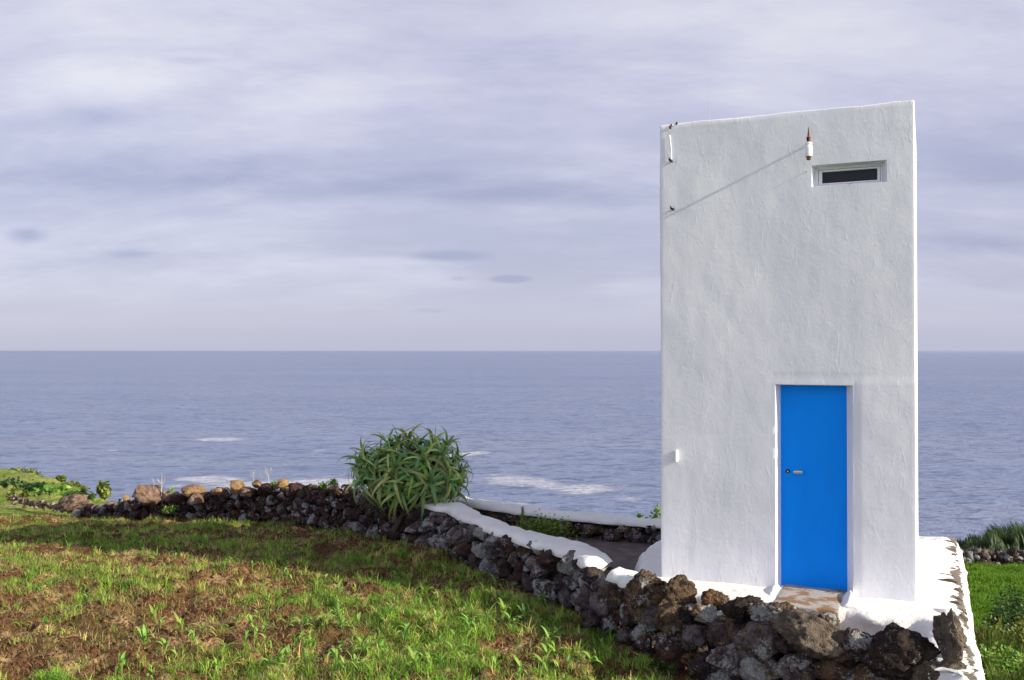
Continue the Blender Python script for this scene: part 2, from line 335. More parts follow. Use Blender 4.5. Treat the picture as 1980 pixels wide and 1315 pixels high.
def water():
    m, t, b = newmat('sea_water'); p = nn(t, 'ShaderNodeNewGeometry').outputs['Position']
    q = vmap(t, p, (1, 1, 0))
    big = noise(t, vmap(t, q, (.0012, .0035, 1)), 1, 5, .6); mid = noise(t, vmap(t, q, (.010, .03, 1), (0, 0, 0), (0, 0, R(6))), 1, 5, .6)
    w1 = noise(t, vmap(t, q, (.045, .11, 1), (0, 0, 0), (0, 0, R(10))), 1, 6, .62, .4)
    w2 = noise(t, vmap(t, q, (.16, .42, 1), (0, 0, 0), (0, 0, R(-8))), 1, 5, .65, .3)
    col = mixc(t, rng(t, big, .35, .65), (.165, .225, .395), (.220, .275, .435))
    col = mixc(t, rng(t, mid, .35, .68, 0, .55), col, (.26, .30, .42))
    sp_ = rng(t, mth(t, 'ADD', mth(t, 'MULTIPLY', w2, .6), mth(t, 'MULTIPLY', w1, .4)), .49, .59, 0, .9); col = mixc(t, sp_, col, (.075, .110, .23))  # dark wave dashes: uneven sky reflection put into the water colour
    foam = None
    fn = noise(t, vmap(t, q, (.09, .22, 1)), 1, 6, .72, .8); fs = noise(t, vmap(t, q, (.03, .05, 1)), 1, 3, .5)
    for (x, y, rx, ry, st, amp) in FOAM:
        c = atz(x, y, SEA); a2 = atz(x+rx, y+st, SEA); e2 = atz(x, y+ry, SEA)
        du = Vector((a2.x-c.x, a2.y-c.y, 0)); dv = abs(c.y-e2.y)
        th = math.atan2(du.y, du.x)
        v = vmap(t, q, (1, 1, 0), (-c.x, -c.y, 0)); v = vmap(t, v, (1, 1, 0), (0, 0, 0), (0, 0, -th)); v = vmap(t, v, (1/du.length, 1/max(dv, 1), 0))
        l = nn(t, 'ShaderNodeVectorMath', {0: v}, operation='LENGTH').outputs['Value']
        g = mth(t, 'MULTIPLY', rng(t, l, 1.25, .1), amp)
        foam = g if foam is None else mth(t, 'MAXIMUM', foam, g)
    fm = rng(t, mth(t, 'ADD', foam, mth(t, 'MULTIPLY', mth(t, 'SUBTRACT', mth(t, 'ADD', mth(t, 'MULTIPLY', fn, .7), mth(t, 'MULTIPLY', fs, .3)), .5), 1.9)), .38, .95)
    fm = mth(t, 'MULTIPLY', fm, rng(t, foam, .02, .2))
    cap = rng(t, noise(t, vmap(t, q, (.07, .2, 1), (50, 20, 0)), 1, 4, .6), .70, .76, 0, .25)
    fm = mth(t, 'MULTIPLY', fm, rng(t, noise(t, vmap(t, q, (.35, .8, 1)), 1, 4, .7), .37, .60, .2, 1)); fm2 = mth(t, 'MAXIMUM', fm, cap)
    col = mixc(t, mth(t, 'MULTIPLY', fm2, .8), col, (.70, .71, .76))
    n1 = bump(t, b, w1, 5.0, .6); bump(t, b, w2, 2.0, .9, n1)
    setb(t, b, Base_Color=col, Roughness=mixc(t, fm, (.34,)*3, (.9,)*3), Specular_IOR_Level=.42, IOR=1.33); return m
SEA = -45.0
FOAM = [(425, 850, 78, 6, 2, 1.0), (205, 870, 40, 4, 3, .6), (615, 872, 26, 8, 0, .7), (20, 913, 36, 7, 0, .9), (400, 927, 90, 10, 3, 1.2), (520, 938, 190, 11, 0, 1.3),
        (620, 935, 110, 16, 3, 1.6), (888, 880, 30, 14, 3, 1.3), (1010, 930, 115, 15, 18, .95), (1130, 946, 80, 15, 9, 1.05), (1215, 966, 60, 9, 13, .7), (925, 985, 130, 24, 10, 1.7), (1060, 778, 130, 3, 3, .45), (340, 940, 40, 8, 0, .8)]
M = dict(stucco=stucco(), plaster=plaster(), platform=platform_mat(), soil=soil('field_soil'), meadow=soil('meadow_soil', .9), slope=slope_mat(),
         door=door_mat(), concrete=concrete(), water=water(), blade=blade('grass_blades'), leaf=blade('leaves', trans=.25, rough=.5), aloe=blade('aloe_leaf', trans=.08, rough=.42),
         rock_a=rock('basalt', (.016, .011, .011), (.098, .070, .068), .78), rock_b=rock('grey_basalt', (.028, .022, .023), (.175, .145, .145), 1.2),
         rock_r=rock('red_basalt', (.020, .011, .010), (.085, .047, .042), .42), rock_g=rock('ochre_rock', (.14, .085, .05), (.38, .25, .14), .3, rust=.1, warm=(.40, .25, .11)),
         rock_m=rock('mossy_basalt', (.026, .017, .012), (.155, .105, .068), .72, rust=.0, lc2=(.32, .24, .07)), rock_p=rock('tan_rock', (.10, .065, .05), (.30, .205, .155), .3, rust=0),
         rock_s=rock('smooth_grey_rock', (.065, .052, .042), (.19, .155, .12), .55), rock_d=rock('black_basalt', (.010, .009, .011), (.055, .038, .03), .42, rust=-.2),
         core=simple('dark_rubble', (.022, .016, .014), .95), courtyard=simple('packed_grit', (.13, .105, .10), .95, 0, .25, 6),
         porcelain=simple('porcelain', (.75, .80, .82), .18, 0, .03), rust=simple('rusty_iron', (.16, .055, .03), .8, .2, .5, 60), metal=simple('steel', (.55, .53, .50), .32, .9, .1),
         dark=simple('dark_iron', (.025, .025, .03), .5, .3), glass=simple('dark_glass', (.012, .010, .018), .45, 0, .1), frame=simple('white_pvc', (.78, .79, .82), .4, 0, .03),
         bark=simple('dark_bark', (.06, .045, .035), .9), twig=simple('dry_twig', (.45, .40, .36), .8), stem=simple('green_stem', (.10, .12, .04), .7), whitepaint=simple('white_enamel', (.85, .85, .86), .4, 0, .03), wire=simple('pale_wire', (.38, .38, .42), .5))

# ------------------------------------------------------------------ terrain
WALL_O = [(-1.46, 13.6), (-.95, 13.05), (-.64, 12.3), (-.23, 11.45), (.06, 10.95), (.32, 10.55), (.62, 10.05), (.80, 9.55), (.97, 9.15)]
WALL_I = [(-1.25, 13.95), (-.62, 13.35), (-.36, 12.5), (.02, 11.75), (.28, 11.3), (.58, 11.0), (.90, 10.55), (1.08, 10.0), (1.24, 9.5)]
LEFT = [(-1.6, 13.95), (-2.6, 15.3), (-4.1, 17.0), (-6.1, 18.6), (-8.3, 20.2), (-10.2, 22.0)]
def poly_y(x, pts):
    xs = [p[0] for p in pts]; ys = [p[1] for p in pts]; o = np.argsort(xs); return np.interp(x, np.array(xs)[o], np.array(ys)[o])
def g_field(x, y):
    z = -2.80-.16*sst(-x, 2.5, 7.5)*sst(y, 9, 14)-.075*np.maximum(0, y-13.5)-.018*np.maximum(0, y-16)**1.5*sst(-x, 2, 6)
    z = z+.04*np.sin(x*.9+1.0)*sst(y, 8, 11)-.05*sst(x, .6, 1.6)
    return z
def ground(x, y):
    x = np.asarray(x, float); y = np.asarray(y, float)
    zf = g_field(x, y)
    # sheltered courtyard behind the wall is higher
    cy = poly_y(x, WALL_O+[(1.5, 8.5), (3.2, 7.3), (6, 7.0)])+.1
    inside = sst(y-cy, 0, .35)*sst(x, -1.6, -1.2)
    zf = zf*(1-inside)+(-2.60-.02*(y-12))*inside
    # cliff
    yc = np.interp(x, [-60, -12, -10, -8, -4, -1.6, 0, 2.3, 5.5], [40, 24.5, 23.0, 21.4, 18.3, 15.6, 14.4, 13.4, 12.9])
    zf = zf-np.maximum(0, y-yc)*.85-sst(y, yc, yc+.6)*.3
    xb = np.where(y > 7.5, 4.0+(y-7.5)*.44, 4.0+(7.5-y)*1.2)-.35
    zm = -4.15-(np.maximum(y, 6)-12)*.137-np.maximum(0, y-33)*.8
    r = sst(x, xb-.25, xb)
    z = zf*(1-r)+zm*r
    return np.maximum(z, SEA-3)
def grid_mesh(name, xs, ys, fn, mat, kind='structure', rough=None):
    X, Y = np.meshgrid(xs, ys); x = X.ravel(); y = Y.ravel(); z = fn(x, y)
    if rough is not None: z = z+rough(x, y)
    n, m_ = len(xs), len(ys); i = np.arange(n-1)[None, :]+np.arange(m_-1)[:, None]*n
    q = np.stack([i, i+1, i+1+n, i+n], -1).reshape(-1, 4)
    o = link(name, mesh_np(name, np.stack([x, y, z], 1), q), mat); o['kind'] = kind; return o
def clods(x, y):
    p = np.stack([x, y, x*0], 1)
    ridge = 1-np.abs(fbm(np.stack([x*.9+y*.55, y*.5-x*.3, x*0], 1)*1.0, 2, 5))*2
    return .055*fbm(p*1.6, 3, 3)+.05*fbm(p*5, 4, 9, .65)+.07*np.clip(ridge, 0, 1)**2
def rough_f(x, y):
    cy = poly_y(x, WALL_O+LEFT+[(1.5, 8.5), (3.2, 7.3), (6, 7.0)])
    return clods(x, y)*(.25+.75*sst(cy-y, 0, .6))*sst(4-x, 0, 1.0)
xs = np.concatenate([np.arange(-12, -8, .06), np.arange(-8, 4.6, .035), np.arange(4.6, 12, .2)])
ys = np.concatenate([np.arange(5.5, 12.5, .035), np.arange(12.5, 24, .07)])
grid_mesh('field', xs, ys, ground, M['soil'], rough=rough_f)
def coarse(x, y):
    z = ground(x, y); inb = (x > -11.9) & (x < 11.8) & (y > 5.6) & (y < 23.9)
    return np.where(inb, z-.6, z-.02)
grid_mesh('terrain', np.concatenate([np.linspace(-260, -14, 40), np.arange(-13, 14, .5), np.linspace(15, 160, 40)]), np.concatenate([np.linspace(-80, 4, 20), np.arange(5, 34, .5), np.linspace(35, 140, 50)]), coarse, M['meadow'])
# courtyard paving sheet
bm = bmesh.new(); V = [bm.verts.new((x, y, -2.555)) for x, y in [(-.3, 12.6), (.15, 11.8), (.8, 11.1), (1.15, 10.5), (1.3, 9.9), (1.6, 9.5), (3.2, 12.4), (2.0, 12.9), (.6, 13.5)]]
bm.faces.new(V); tag(bmobj('courtyard_path', bm, M['courtyard']), kind='structure')
# sea
L_ = 80000.0
tag(link('sea', mesh_np('sea', [(-L_, -200, SEA), (L_, -200, SEA), (L_, L_, SEA), (-L_, L_, SEA)], [(0, 1, 2, 3)]), M['water']), kind='structure')
# headland on the left
pxs = np.concatenate([np.linspace(-2600, -100, 30), np.linspace(-80, 225, 60)])
rid_y = np.interp(pxs, [-2600, -400, 0, 60, 110, 165, 200, 225], [860, 890, 906, 917, 929, 949, 966, 985]); rid_d = np.interp(pxs, [-2600, 0, 225], [75, 62, 40])
V = []; nr = 34
for j in range(nr):
    for i, px in enumerate(pxs):
        if j < 24:
            t = j/23; py = 1012+(rid_y[i]-1012)*(t**.85); d = 25+(rid_d[i]-25)*t**1.2; p = at(px, py, d)
            jit = .25*fbm(np.array([[p.x*.5, p.y*.5, 0]]), 3, 21)[0]*math.sin(min(t, .96)*PI)**.5
            V.append((p.x, p.y, p.z+jit))
        else:
            t = (j-23)/10; p = at(px, rid_y[i], rid_d[i]); V.append((p.x-t*10, p.y+t*30, p.z-t*t*20-t*25))
n = len(pxs); i = np.arange(n-1)[None, :]+np.arange(nr-1)[:, None]*n
HV = V
tag(link('hill', mesh_np('hill', V, np.stack([i, i+1, i+1+n, i+n], -1).reshape(-1, 4)), M['slope']), kind='structure')

# ------------------------------------------------------------------ rocks
def ico(n):
    bm = bmesh.new(); bmesh.ops.create_icosphere(bm, subdivisions=n, radius=1); bm.verts.ensure_lookup_table()
    v = np.array([q.co[:] for q in bm.verts]); f = np.array([[q.index for q in fc.verts] for fc in bm.faces]); bm.free(); return v, f
ICO = {n: ico(n) for n in (2, 3, 4, 5)}
def rock_geo(sub, seed, dims=(1, 1, 1), chops=12, rough=1.5):
    rg = np.random.RandomState(seed); v, f = ICO[sub]; v = v.copy()
    for k in range(chops):
        n = rg.normal(size=3); n /= np.linalg.norm(n); d = rg.uniform(.52, .84)
        ex = np.maximum(0, v@n-d); v -= np.outer(ex, n)*.96
    nv = v/np.linalg.norm(v, axis=1)[:, None]
    off = rg.uniform(0, 50, 3)
    dsp = .13*fbm(v*1.5+off, 3, seed)+rough*.055*fbm(v*4.5+off, 3, seed+5, .55)
    if sub > 3: dsp = dsp-rough*.05*np.clip(vn(v*8+off, seed+9), .15, 1)+rough*.028*fbm(v*13+off, 2+(sub > 4), seed+11, .6)
    v = v+nv*dsp[:, None]
    return v*np.array(dims)*1.1, f
PROTO = []
for k in range(16):
    rg = random.Random(k*3+1); v, f = rock_geo(4, 100+k, (1, rg.uniform(.75, .95), rg.uniform(.65, .9)))
    PROTO.append(mesh_np('stone', v, None, f))
PROTOS = {}
def rock_mesh(k, mat):
    key = (k, mat)
    if key not in PROTOS:
        me = PROTO[k].copy(); me.materials.append(M[mat]); PROTOS[key] = me
    return PROTOS[key]
def place_stone(pos, r, mat, rnd, parent=None, name='stone', squash=1.0):
    o = bpy.data.objects.new(name, rock_mesh(rnd.randrange(16), mat)); COL.objects.link(o)
    o.location = pos if not parent else Vector(pos)-parent.location
    o.rotation_euler = (rnd.uniform(-.4, .4), rnd.uniform(-.4, .4), rnd.uniform(0, 2*PI)); o.scale = (r*rnd.uniform(1, 1.2), r*rnd.uniform(.9, 1.1), r*rnd.uniform(.9, 1.1)*squash)
    if parent: o.parent = parent
    return o
def merged_rocks(name, items, mat, parent=None, sub=3, kind=None):
    V = []; Fc = []; off = 0
    for i, (p, r) in enumerate(items):
        rg = np.random.RandomState(i+7); v, f = rock_geo(sub, 300+i % 23, (1, .85, .8))
        a = rg.uniform(0, 6.28); c, s = math.cos(a), math.sin(a); v = v@np.array([[c, s, 0], [-s, c, 0], [0, 0, 1]])
        V.append(v*r+np.array(p)-(np.array(parent.location) if parent else 0)); Fc.append(f+off); off += len(v)
    o = link(name, mesh_np(name, np.concatenate(V), None, np.concatenate(Fc)), M[mat], parent)
    if kind: o['kind'] = kind
    return o
def interp_path(P, t):
    P = np.array(P, float); d = np.r_[0, np.cumsum(np.linalg.norm(np.diff(P, axis=0), axis=1))]; s = np.clip(t, 0, 1)*d[-1]
    return np.stack([np.interp(s, d, P[:, k]) for k in range(P.shape[1])], -1), d[-1]
def pack(P, h0, h1, rmin, rmax, seed, tries=2500, tight=.80, fine=True):
    """P: 2-D path of the face; returns stones (s, h, r) packed on the face (h above ground)"""
    rg = np.random.RandomState(seed); L = interp_path(P, 0)[1]; out = []
    for i in range(tries):
        f = i/tries; r = (rmax-(rmax-rmin)*f**.6)*rg.uniform(.85, 1.1); s = rg.uniform(0, L); tt = s/L; H = float(np.interp(tt, np.linspace(0, 1, len(h0)), h0)) if isinstance(h0, (list, tuple)) else h0+(h1-h0)*tt
        h = rg.uniform(r*.5, max(H-r*.6, r*.6))
        if all((s-a)**2+((h-b)*1.15)**2 > (tight*(r+c))**2 for a, b, c in out): out.append((s, h, r))
    return out, L
def build_wall(name, P, heights, inset, seed, rr, mats, label, cat='wall', topz=None, tries=2500, maxparts=100, extra=None, thick=.4, sidegap=0.0, core=True):
    P = np.array(P, float); rnd = random.Random(seed)
    mid = P[len(P)//2]; zz = float(ground(mid[0], mid[1]))
    root = empty(name, (mid[0], mid[1], zz)); tag(root, label, cat)
    dd_ = np.r_[0, np.cumsum(np.linalg.norm(np.diff(P, axis=0), axis=1))]; dd_ /= dd_[-1]
    HF = (lambda t_: float(np.interp(t_, dd_, heights))) if len(heights) > 2 else (lambda t_: heights[0]+(heights[1]-heights[0])*t_)
    hl = [HF(k/40) for k in range(41)]
    st, L = pack(P, hl, None, rr[0], rr[1], seed, tries)
    st.sort(key=lambda q: -q[2]); rest = []
    for i, (s, h, r) in enumerate(st):
        (p, _) = interp_path(P, s/L); a, _ = interp_path(P, s/L-.01); b, _ = interp_path(P, s/L+.01)
        t = (b-a)/np.linalg.norm(b-a); nrm = np.array([-t[1], t[0]])*inset           # inset sign: towards the back of the wall
        back = (.05+.10*h/heights[0])*1.0*thick/.4*.5+rnd.uniform(-.03, .03)
        zg = float(g_field(np.array([p[0]]), np.array([p[1]]))[0]) if topz is None else topz(p[0], p[1])
        pos = (p[0]+nrm[0]*back, p[1]+nrm[1]*back, zg+h)
        if i < maxparts: place_stone(pos, r*1.12, rnd.choice(mats), rnd, root)
        else: rest.append((pos, r*1.1))
    if rest: merged_rocks('small_stones', rest, mats[0], root, 3, 'stuff')
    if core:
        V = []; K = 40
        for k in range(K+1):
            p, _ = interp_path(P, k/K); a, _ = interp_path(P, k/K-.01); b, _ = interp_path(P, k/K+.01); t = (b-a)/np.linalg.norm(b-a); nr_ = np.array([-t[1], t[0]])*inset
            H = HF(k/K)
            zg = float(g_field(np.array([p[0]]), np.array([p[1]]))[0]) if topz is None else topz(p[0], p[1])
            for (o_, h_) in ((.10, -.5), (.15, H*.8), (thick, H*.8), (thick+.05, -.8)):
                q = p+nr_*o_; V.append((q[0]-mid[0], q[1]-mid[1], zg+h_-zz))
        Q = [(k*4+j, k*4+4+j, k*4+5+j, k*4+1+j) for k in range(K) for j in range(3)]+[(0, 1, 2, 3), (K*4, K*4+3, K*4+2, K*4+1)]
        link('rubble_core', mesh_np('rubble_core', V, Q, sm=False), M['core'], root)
    return root, rest
def cap_strip(name, O, I, zt, th, parent, seed, ncs=60, sag=.03, zslope=(0, 0)):
    V = []; m_ = 11; base = np.array(parent.location)
    for k in range(ncs+1):
        t = k/ncs; o, _ = interp_path(O, t); i_, _ = interp_path(I, t)
        w = .045*fbm(np.array([[t*ncs*.28, 1, 0]]), 3, seed)[0]; w2 = .03*fbm(np.array([[t*ncs*.22, 7, 0]]), 3, seed)[0]
        o = o+(o-i_)*(w*2-.02); i_ = i_+(i_-o)*w2
        z0 = zt+zslope[0]+(zslope[1]-zslope[0])*t
        endf = min(1, (k+.2)/1.8, (ncs-k+.2)/1.8)
        for j in range(m_):
            a = j/(m_-1); ang_ = PI*a; q = o+(i_-o)*(a*1.0)
            prof = min(1, math.sin(ang_)**.2) if 0 < j < m_-1 else 0
            zz = z0-th+th*prof*endf+.012*fbm(np.array([[q[0]*14, q[1]*14, 0]]), 3, seed+7)[0]*prof+.018*fbm(np.array([[q[0]*4, q[1]*4, 0]]), 3, seed+3)[0]*prof
            V.append((q[0]-base[0], q[1]-base[1], zz-base[2]))
        V.append((o[0]-base[0]+(i_[0]-o[0])*.5, o[1]-base[1]+(i_[1]-o[1])*.5, z0-th-.05-base[2]))
    w_ = m_+1
    Q = [(k*w_+j, k*w_+(j+1) % w_, (k+1)*w_+(j+1) % w_, (k+1)*w_+j) for k in range(ncs) for j in range(w_)]
    o = link(name, mesh_np(name, V, Q), M['plaster'], parent); return o

# front wall, whitewashed on top
fw, rest = build_wall('dry_stone_wall', WALL_O, (.56, .60), 1, 11, (.05, .16), ['rock_b', 'rock_a', 'rock_b', 'rock_a', 'rock_b', 'rock_r'], 'dark lava stone wall with a thick whitewashed top running from the aloe to the tower', tries=3500)
cap_strip('whitewashed_capping', [p for p in WALL_O[:-1]], [p for p in WALL_I[:-1]], -2.155, .085, fw, 5)
cap_strip('whitewashed_capping', [(.92, 9.32), (1.06, 8.98), (1.2, 8.8)], [(1.17, 9.52), (1.36, 9.2), (1.38, 8.98)], -2.165, .09, fw, 8, 20)
# left wall, bare
lw, rest = build_wall('dry_stone_wall', LEFT, (.62, .72, .72, .60, .42, .26), -1, 23, (.045, .125), ['rock_r', 'rock_a', 'rock_r', 'rock_a', 'rock_r', 'rock_b', 'rock_b'], 'low bare wall of dark red lava stones running left from the aloe along the field edge', tries=4500, thick=.5)
# back wall of the courtyard
BACKF = [(2.25, 12.35), (1.5, 12.6), (.75, 12.95), (.05, 13.4), (-.5, 13.9), (-.95, 14.35)]
BACKI = [(2.45, 12.75), (1.65, 13.0), (.9, 13.35), (.2, 13.8), (-.35, 14.3), (-.8, 14.75)]
bw, rest = build_wall('dry_stone_wall', list(reversed(BACKF)), (.27, .30), 1, 31, (.06, .12), ['rock_m', 'rock_a', 'rock_m'], 'short whitewash-topped stone wall on the sea side of the small courtyard', topz=lambda x, y: -2.62, tries=1200)
cap_strip('whitewashed_capping', list(reversed([(x-.0, y-.02) for x, y in BACKF])), list(reversed(BACKI)), -2.265, .075, bw, 15, 60, zslope=(.02, .0))

# big loose stones of the wall in front of the tower: each lies on top / in the heap and can be picked out
DW = lambda px: float(np.interp(px, [1180, 1250, 1300, 1400, 1500, 1600, 1700, 1850], [9.25, 8.8, 8.5, 8.1, 7.8, 7.5, 7.25, 7.05]))
def boulder(px, py, w, h, mat, label=None, tilt=0, dd=0.0, seed=1, parent=None, depth=.85, chops=9, sub=5, d=None, name='boulder', rough=1.6, yaw=0):
    d = (DW(px) if d is None else d)+dd; c = at(px, py, d); s = d/F
    v, f = rock_geo(sub, seed, (1, 1, 1), chops, rough)
    lo, hi = v.min(0), v.max(0); v = (v-(lo+hi)/2)/((hi-lo)/2)
    v = v*np.array([w/2*s, max(w, h)/2*s*depth, h/2*s])
    a = R(tilt); ca, sa = math.cos(a), math.sin(a); v = v@np.array([[ca, 0, -sa], [0, 1, 0], [sa, 0, ca]])
    me = mesh_np(name, v, None, f); o = link(name, me, M[mat], parent); o.location = c if not parent else c-parent.location
    if label: tag(o, label, 'stone')
    return o
hw_root = empty('dry_stone_wall', (2.3, 7.6, -2.85)); tag(hw_root, 'rough heaped wall of big lichen-spotted lava stones in front of the blue door', 'wall')
tops = [
 (1252, 1152, 84, 96, 'rock_m', 'rounded lava stone with a yellowish lichen top beside the end of the white capping', 0, .10),
 (1308, 1146, 72, 62, 'rock_m', 'humped brown stone on the heap just right of the yellow-topped stone', 5, .05),
 (1382, 1159, 54, 38, 'rock_m', 'small rusty brown stone on the wall top against the white plinth', 0, .15),
 (1362, 1186, 52, 36, 'rock_m', 'pale speckled brown stone tucked below the small rusty one', 10, -.05),
 (1440, 1184, 78, 64, 'rock_d', 'black pointed stone with a peaked top left of the door step', -12, .10),
 (1502, 1190, 104, 56, 'rock_m', 'wide brown stone with ochre lichen right under the blue door', 8, 0),
 (1578, 1232, 172, 84, 'rock_s', 'long grey-green lichen-covered boulder slanting below the door step', 16, -.08),
 (1735, 1262, 146, 96, 'rock_d', 'largest dark craggy boulder with a white lichen patch at lower right of the tower', -12, -.1),
 (1839, 1232, 46, 100, 'rock_s', 'upright dark slab leaning against the white edge wall at the far right', -6, -.15),
 (1822, 1308, 104, 66, 'rock_s', 'smooth rounded grey-brown stone under the upright slab', -8, -.2),
]
for i, (px, py, w, h, mt, lb, tl, dd) in enumerate(tops):
    boulder(px, py, w*1.05, h*1.08, mt, lb, tl, dd, 500+i, chops=11+i % 4)
inner = [(1300, 1196, 72, 62, 'rock_m'), (1346, 1234, 56, 54, 'rock_b'), (1302, 1246, 72, 52, 'rock_r'), (1395, 1222, 66, 50, 'rock_a'), (1468, 1240, 92, 84, 'rock_b'),
         (1412, 1276, 86, 66, 'rock_b'), (1270, 1200, 60, 60, 'rock_b'), (1225, 1190, 60, 56, 'rock_a'), (1215, 1235, 50, 44, 'rock_b'), (1250, 1225, 62, 54, 'rock_a'),
         (1180, 1205, 52, 44, 'rock_a'), (1165, 1165, 54, 52, 'rock_b'), (1145, 1195, 48, 40, 'rock_a'), (1195, 1160, 54, 56, 'rock_a'), (1360, 1290, 66, 60, 'rock_a'), (1300, 1290, 50, 36, 'rock_r'),
         (1470, 1300, 78, 60, 'rock_b'), (1540, 1292, 96, 70, 'rock_b'), (1620, 1292, 90, 62, 'rock_m'), (1680, 1310, 90, 60, 'rock_m'), (1760, 1322, 90, 50, 'rock_m'), (1400, 1320, 70, 50, 'rock_b'),
         (1350, 1330, 70, 44, 'rock_a'), (1440, 1345, 80, 60, 'rock_a'), (1525, 1350, 90, 60, 'rock_a'), (1610, 1350, 90, 60, 'rock_a'), (1700, 1360, 90, 60, 'rock_a'), (1790, 1360, 90, 60, 'rock_a'),
         (1420, 1215, 50, 46, 'rock_a'), (1600, 1196, 46, 26, 'rock_m'), (1662, 1248, 84, 56, 'rock_a'), (1330, 1186, 40, 40, 'rock_d'), (1520, 1240, 60, 50, 'rock_a'), (1222, 1135, 42, 36, 'rock_m')]
for i, (px, py, w, h, mt) in enumerate(inner):
    boulder(px, py, w*1.02, h*1.04, mt, None, random.uniform(-25, 25), -.02+random.uniform(-.06, .04), 560+i, hw_root, sub=4, name='stone', chops=12)
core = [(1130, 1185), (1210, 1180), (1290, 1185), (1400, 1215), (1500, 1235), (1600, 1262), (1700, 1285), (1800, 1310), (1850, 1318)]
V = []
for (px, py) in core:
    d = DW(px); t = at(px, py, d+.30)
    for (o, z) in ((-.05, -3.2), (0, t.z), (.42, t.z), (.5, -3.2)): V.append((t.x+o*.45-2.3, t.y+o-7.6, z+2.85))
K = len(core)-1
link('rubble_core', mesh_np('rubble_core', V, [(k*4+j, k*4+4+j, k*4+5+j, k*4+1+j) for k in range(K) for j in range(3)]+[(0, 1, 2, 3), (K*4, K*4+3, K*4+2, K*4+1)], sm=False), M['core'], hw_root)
rnd = random.Random(77); sm_ = []
for k in range(110):
    px = rnd.uniform(1150, 1860); py = np.interp(px, [1150, 1300, 1500, 1860], [1190, 1215, 1240, 1320])+rnd.uniform(-12, 95); sm_.append((tuple(at(px, py, DW(px)+rnd.uniform(.0, .12))), rnd.uniform(.035, .075)))
merged_rocks('small_stones', sm_, 'rock_a', hw_root, 3, 'stuff')

# boulders on the left wall
lft = [
 (290, 957, 52, 40, 'rock_p', 'big rounded tan-brown boulder standing on the left wall beside a dry stalk', 19.4), (374, 950, 48, 21, 'rock_g', 'broad flat golden stone on top of the left wall', 18.6),
 (378, 965, 28, 23, 'rock_p', 'tilted reddish stone just under the broad golden one', 18.4), (419, 951, 21, 14, 'rock_g', 'small golden stone between the broad flat one and the jagged one', 18.1),
 (460, 943, 27, 26, 'rock_g', 'jagged upright golden stone, left of a pair on the wall top', 17.7), (498, 937, 21, 15, 'rock_g', 'small sunlit golden stone right of the jagged one', 17.5), (477, 951, 30, 18, 'rock_p', 'long tan stone lying under the pair of golden stones', 17.6),
 (549, 936, 24, 20, 'rock_g', 'round orange-brown stone alone near the middle of the left wall top', 17.0), (571, 945, 26, 22, 'rock_r', None, 16.8), (600, 946, 20, 20, 'rock_m', None, 16.5),
 (141, 972, 52, 29, 'rock_p', 'wide reddish-tan rock at the far left end of the wall', 22.5), (168, 976, 18, 15, 'rock_p', 'small brown stone next to the wide reddish rock at the left end', 21.9), (243, 963, 12, 12, 'rock_g', 'little pale orange stone perched on the low left stretch of wall', 20.5),
 (234, 973, 18, 17, 'rock_b', None, 20.5), (250, 974, 20, 15, 'rock_b', None, 20.3), (216, 976, 22, 13, 'rock_p', None, 20.9), (195, 979, 20, 10, 'rock_p', None, 21.2), (268, 968, 22, 20, 'rock_a', None, 20.0), (325, 964, 24, 20, 'rock_p', None, 19.0), (343, 960, 22, 18, 'rock_p', None, 18.9),
 (345, 968, 36, 22, 'rock_r', None, 18.8), (435, 955, 24, 20, 'rock_a', None, 18.0), (516, 944, 24, 18, 'rock_r', None, 17.3), (624, 946, 22, 20, 'rock_a', None, 16.3), (645, 950, 26, 20, 'rock_r', None, 16.1), (671, 946, 25, 20, 'rock_r', 'dark red round stone on the wall top left of the aloe', 15.8), (112, 979, 26, 10, 'rock_p', None, 23)]
for i, (px, py, w, h, mt, lb, d) in enumerate(lft):
    boulder(px, py, w*1.08, h*1.12, mt, lb, random.uniform(-14, 14), 0, 640+i, None if lb else lw, d=d, sub=4, name='boulder' if lb else 'stone')

# ------------------------------------------------------------------ the tower
tw = empty('tower', (PL.x, PL.y, ZB), ROT); tag(tw, 'tall narrow white stucco tower with a blue door and one slit window by the sea', 'tower')
dl, _ = uz(1499, 900); dr, _ = uz(1650, 900); _, dtop = uz(1570, 744); 
il, _ = uz(1510.5, 900, .16); ir, _ = uz(1637, 900, .16); _, itop = uz(1570, 744.5, .16); itop = dtop-.012; ir = min(ir, dr-.045)
wl, wz0 = uz(1569.5, 361.5); wl2, wz1 = uz(1569.5, 320); wr, _ = uz(1715, 340)
def lin(a, b, st): n = max(1, int(round((b-a)/st))); return list(np.linspace(a, b, n+1)[:-1])
rc = .012
cols = []
fx = lin(rc, dl, .03)+lin(dl, wl, .03)+lin(wl, dr, .03)+lin(dr, wr, .03)+lin(wr, TW-rc, .03)+[TW-rc]
for x in fx: cols.append((x, 0, 0, -1))
for k in range(1, 5): a = k/5*PI/2; cols.append((TW-rc+rc*math.sin(a), rc-rc*math.cos(a), math.sin(a), -math.cos(a)))
for y in lin(rc, TD-rc, .15)+[TD-rc]: cols.append((TW, y, 1, 0))
for x in lin(rc, TW-rc, .2)+[TW-rc]: cols.append((TW-x, TD, 0, 1))
for y in lin(rc, TD-rc, .15)+[TD-rc]: cols.append((0, TD-y, -1, 0))
for k in range(1, 5): a = k/5*PI/2; cols.append((rc-rc*math.sin(PI/2-a), rc-rc*math.cos(PI/2-a), -math.sin(PI/2-a), -math.cos(PI/2-a)))
cols = [c for c in cols]
rows = lin(-.3, dtop, .035)+lin(dtop, wz0, .035)+lin(wz0, wz1, .035)+lin(wz1, TH-.02, .035)+[TH-.02]
nc = len(cols); Cc = np.array(cols); V = []
pu, pz = uz(1660, 733)
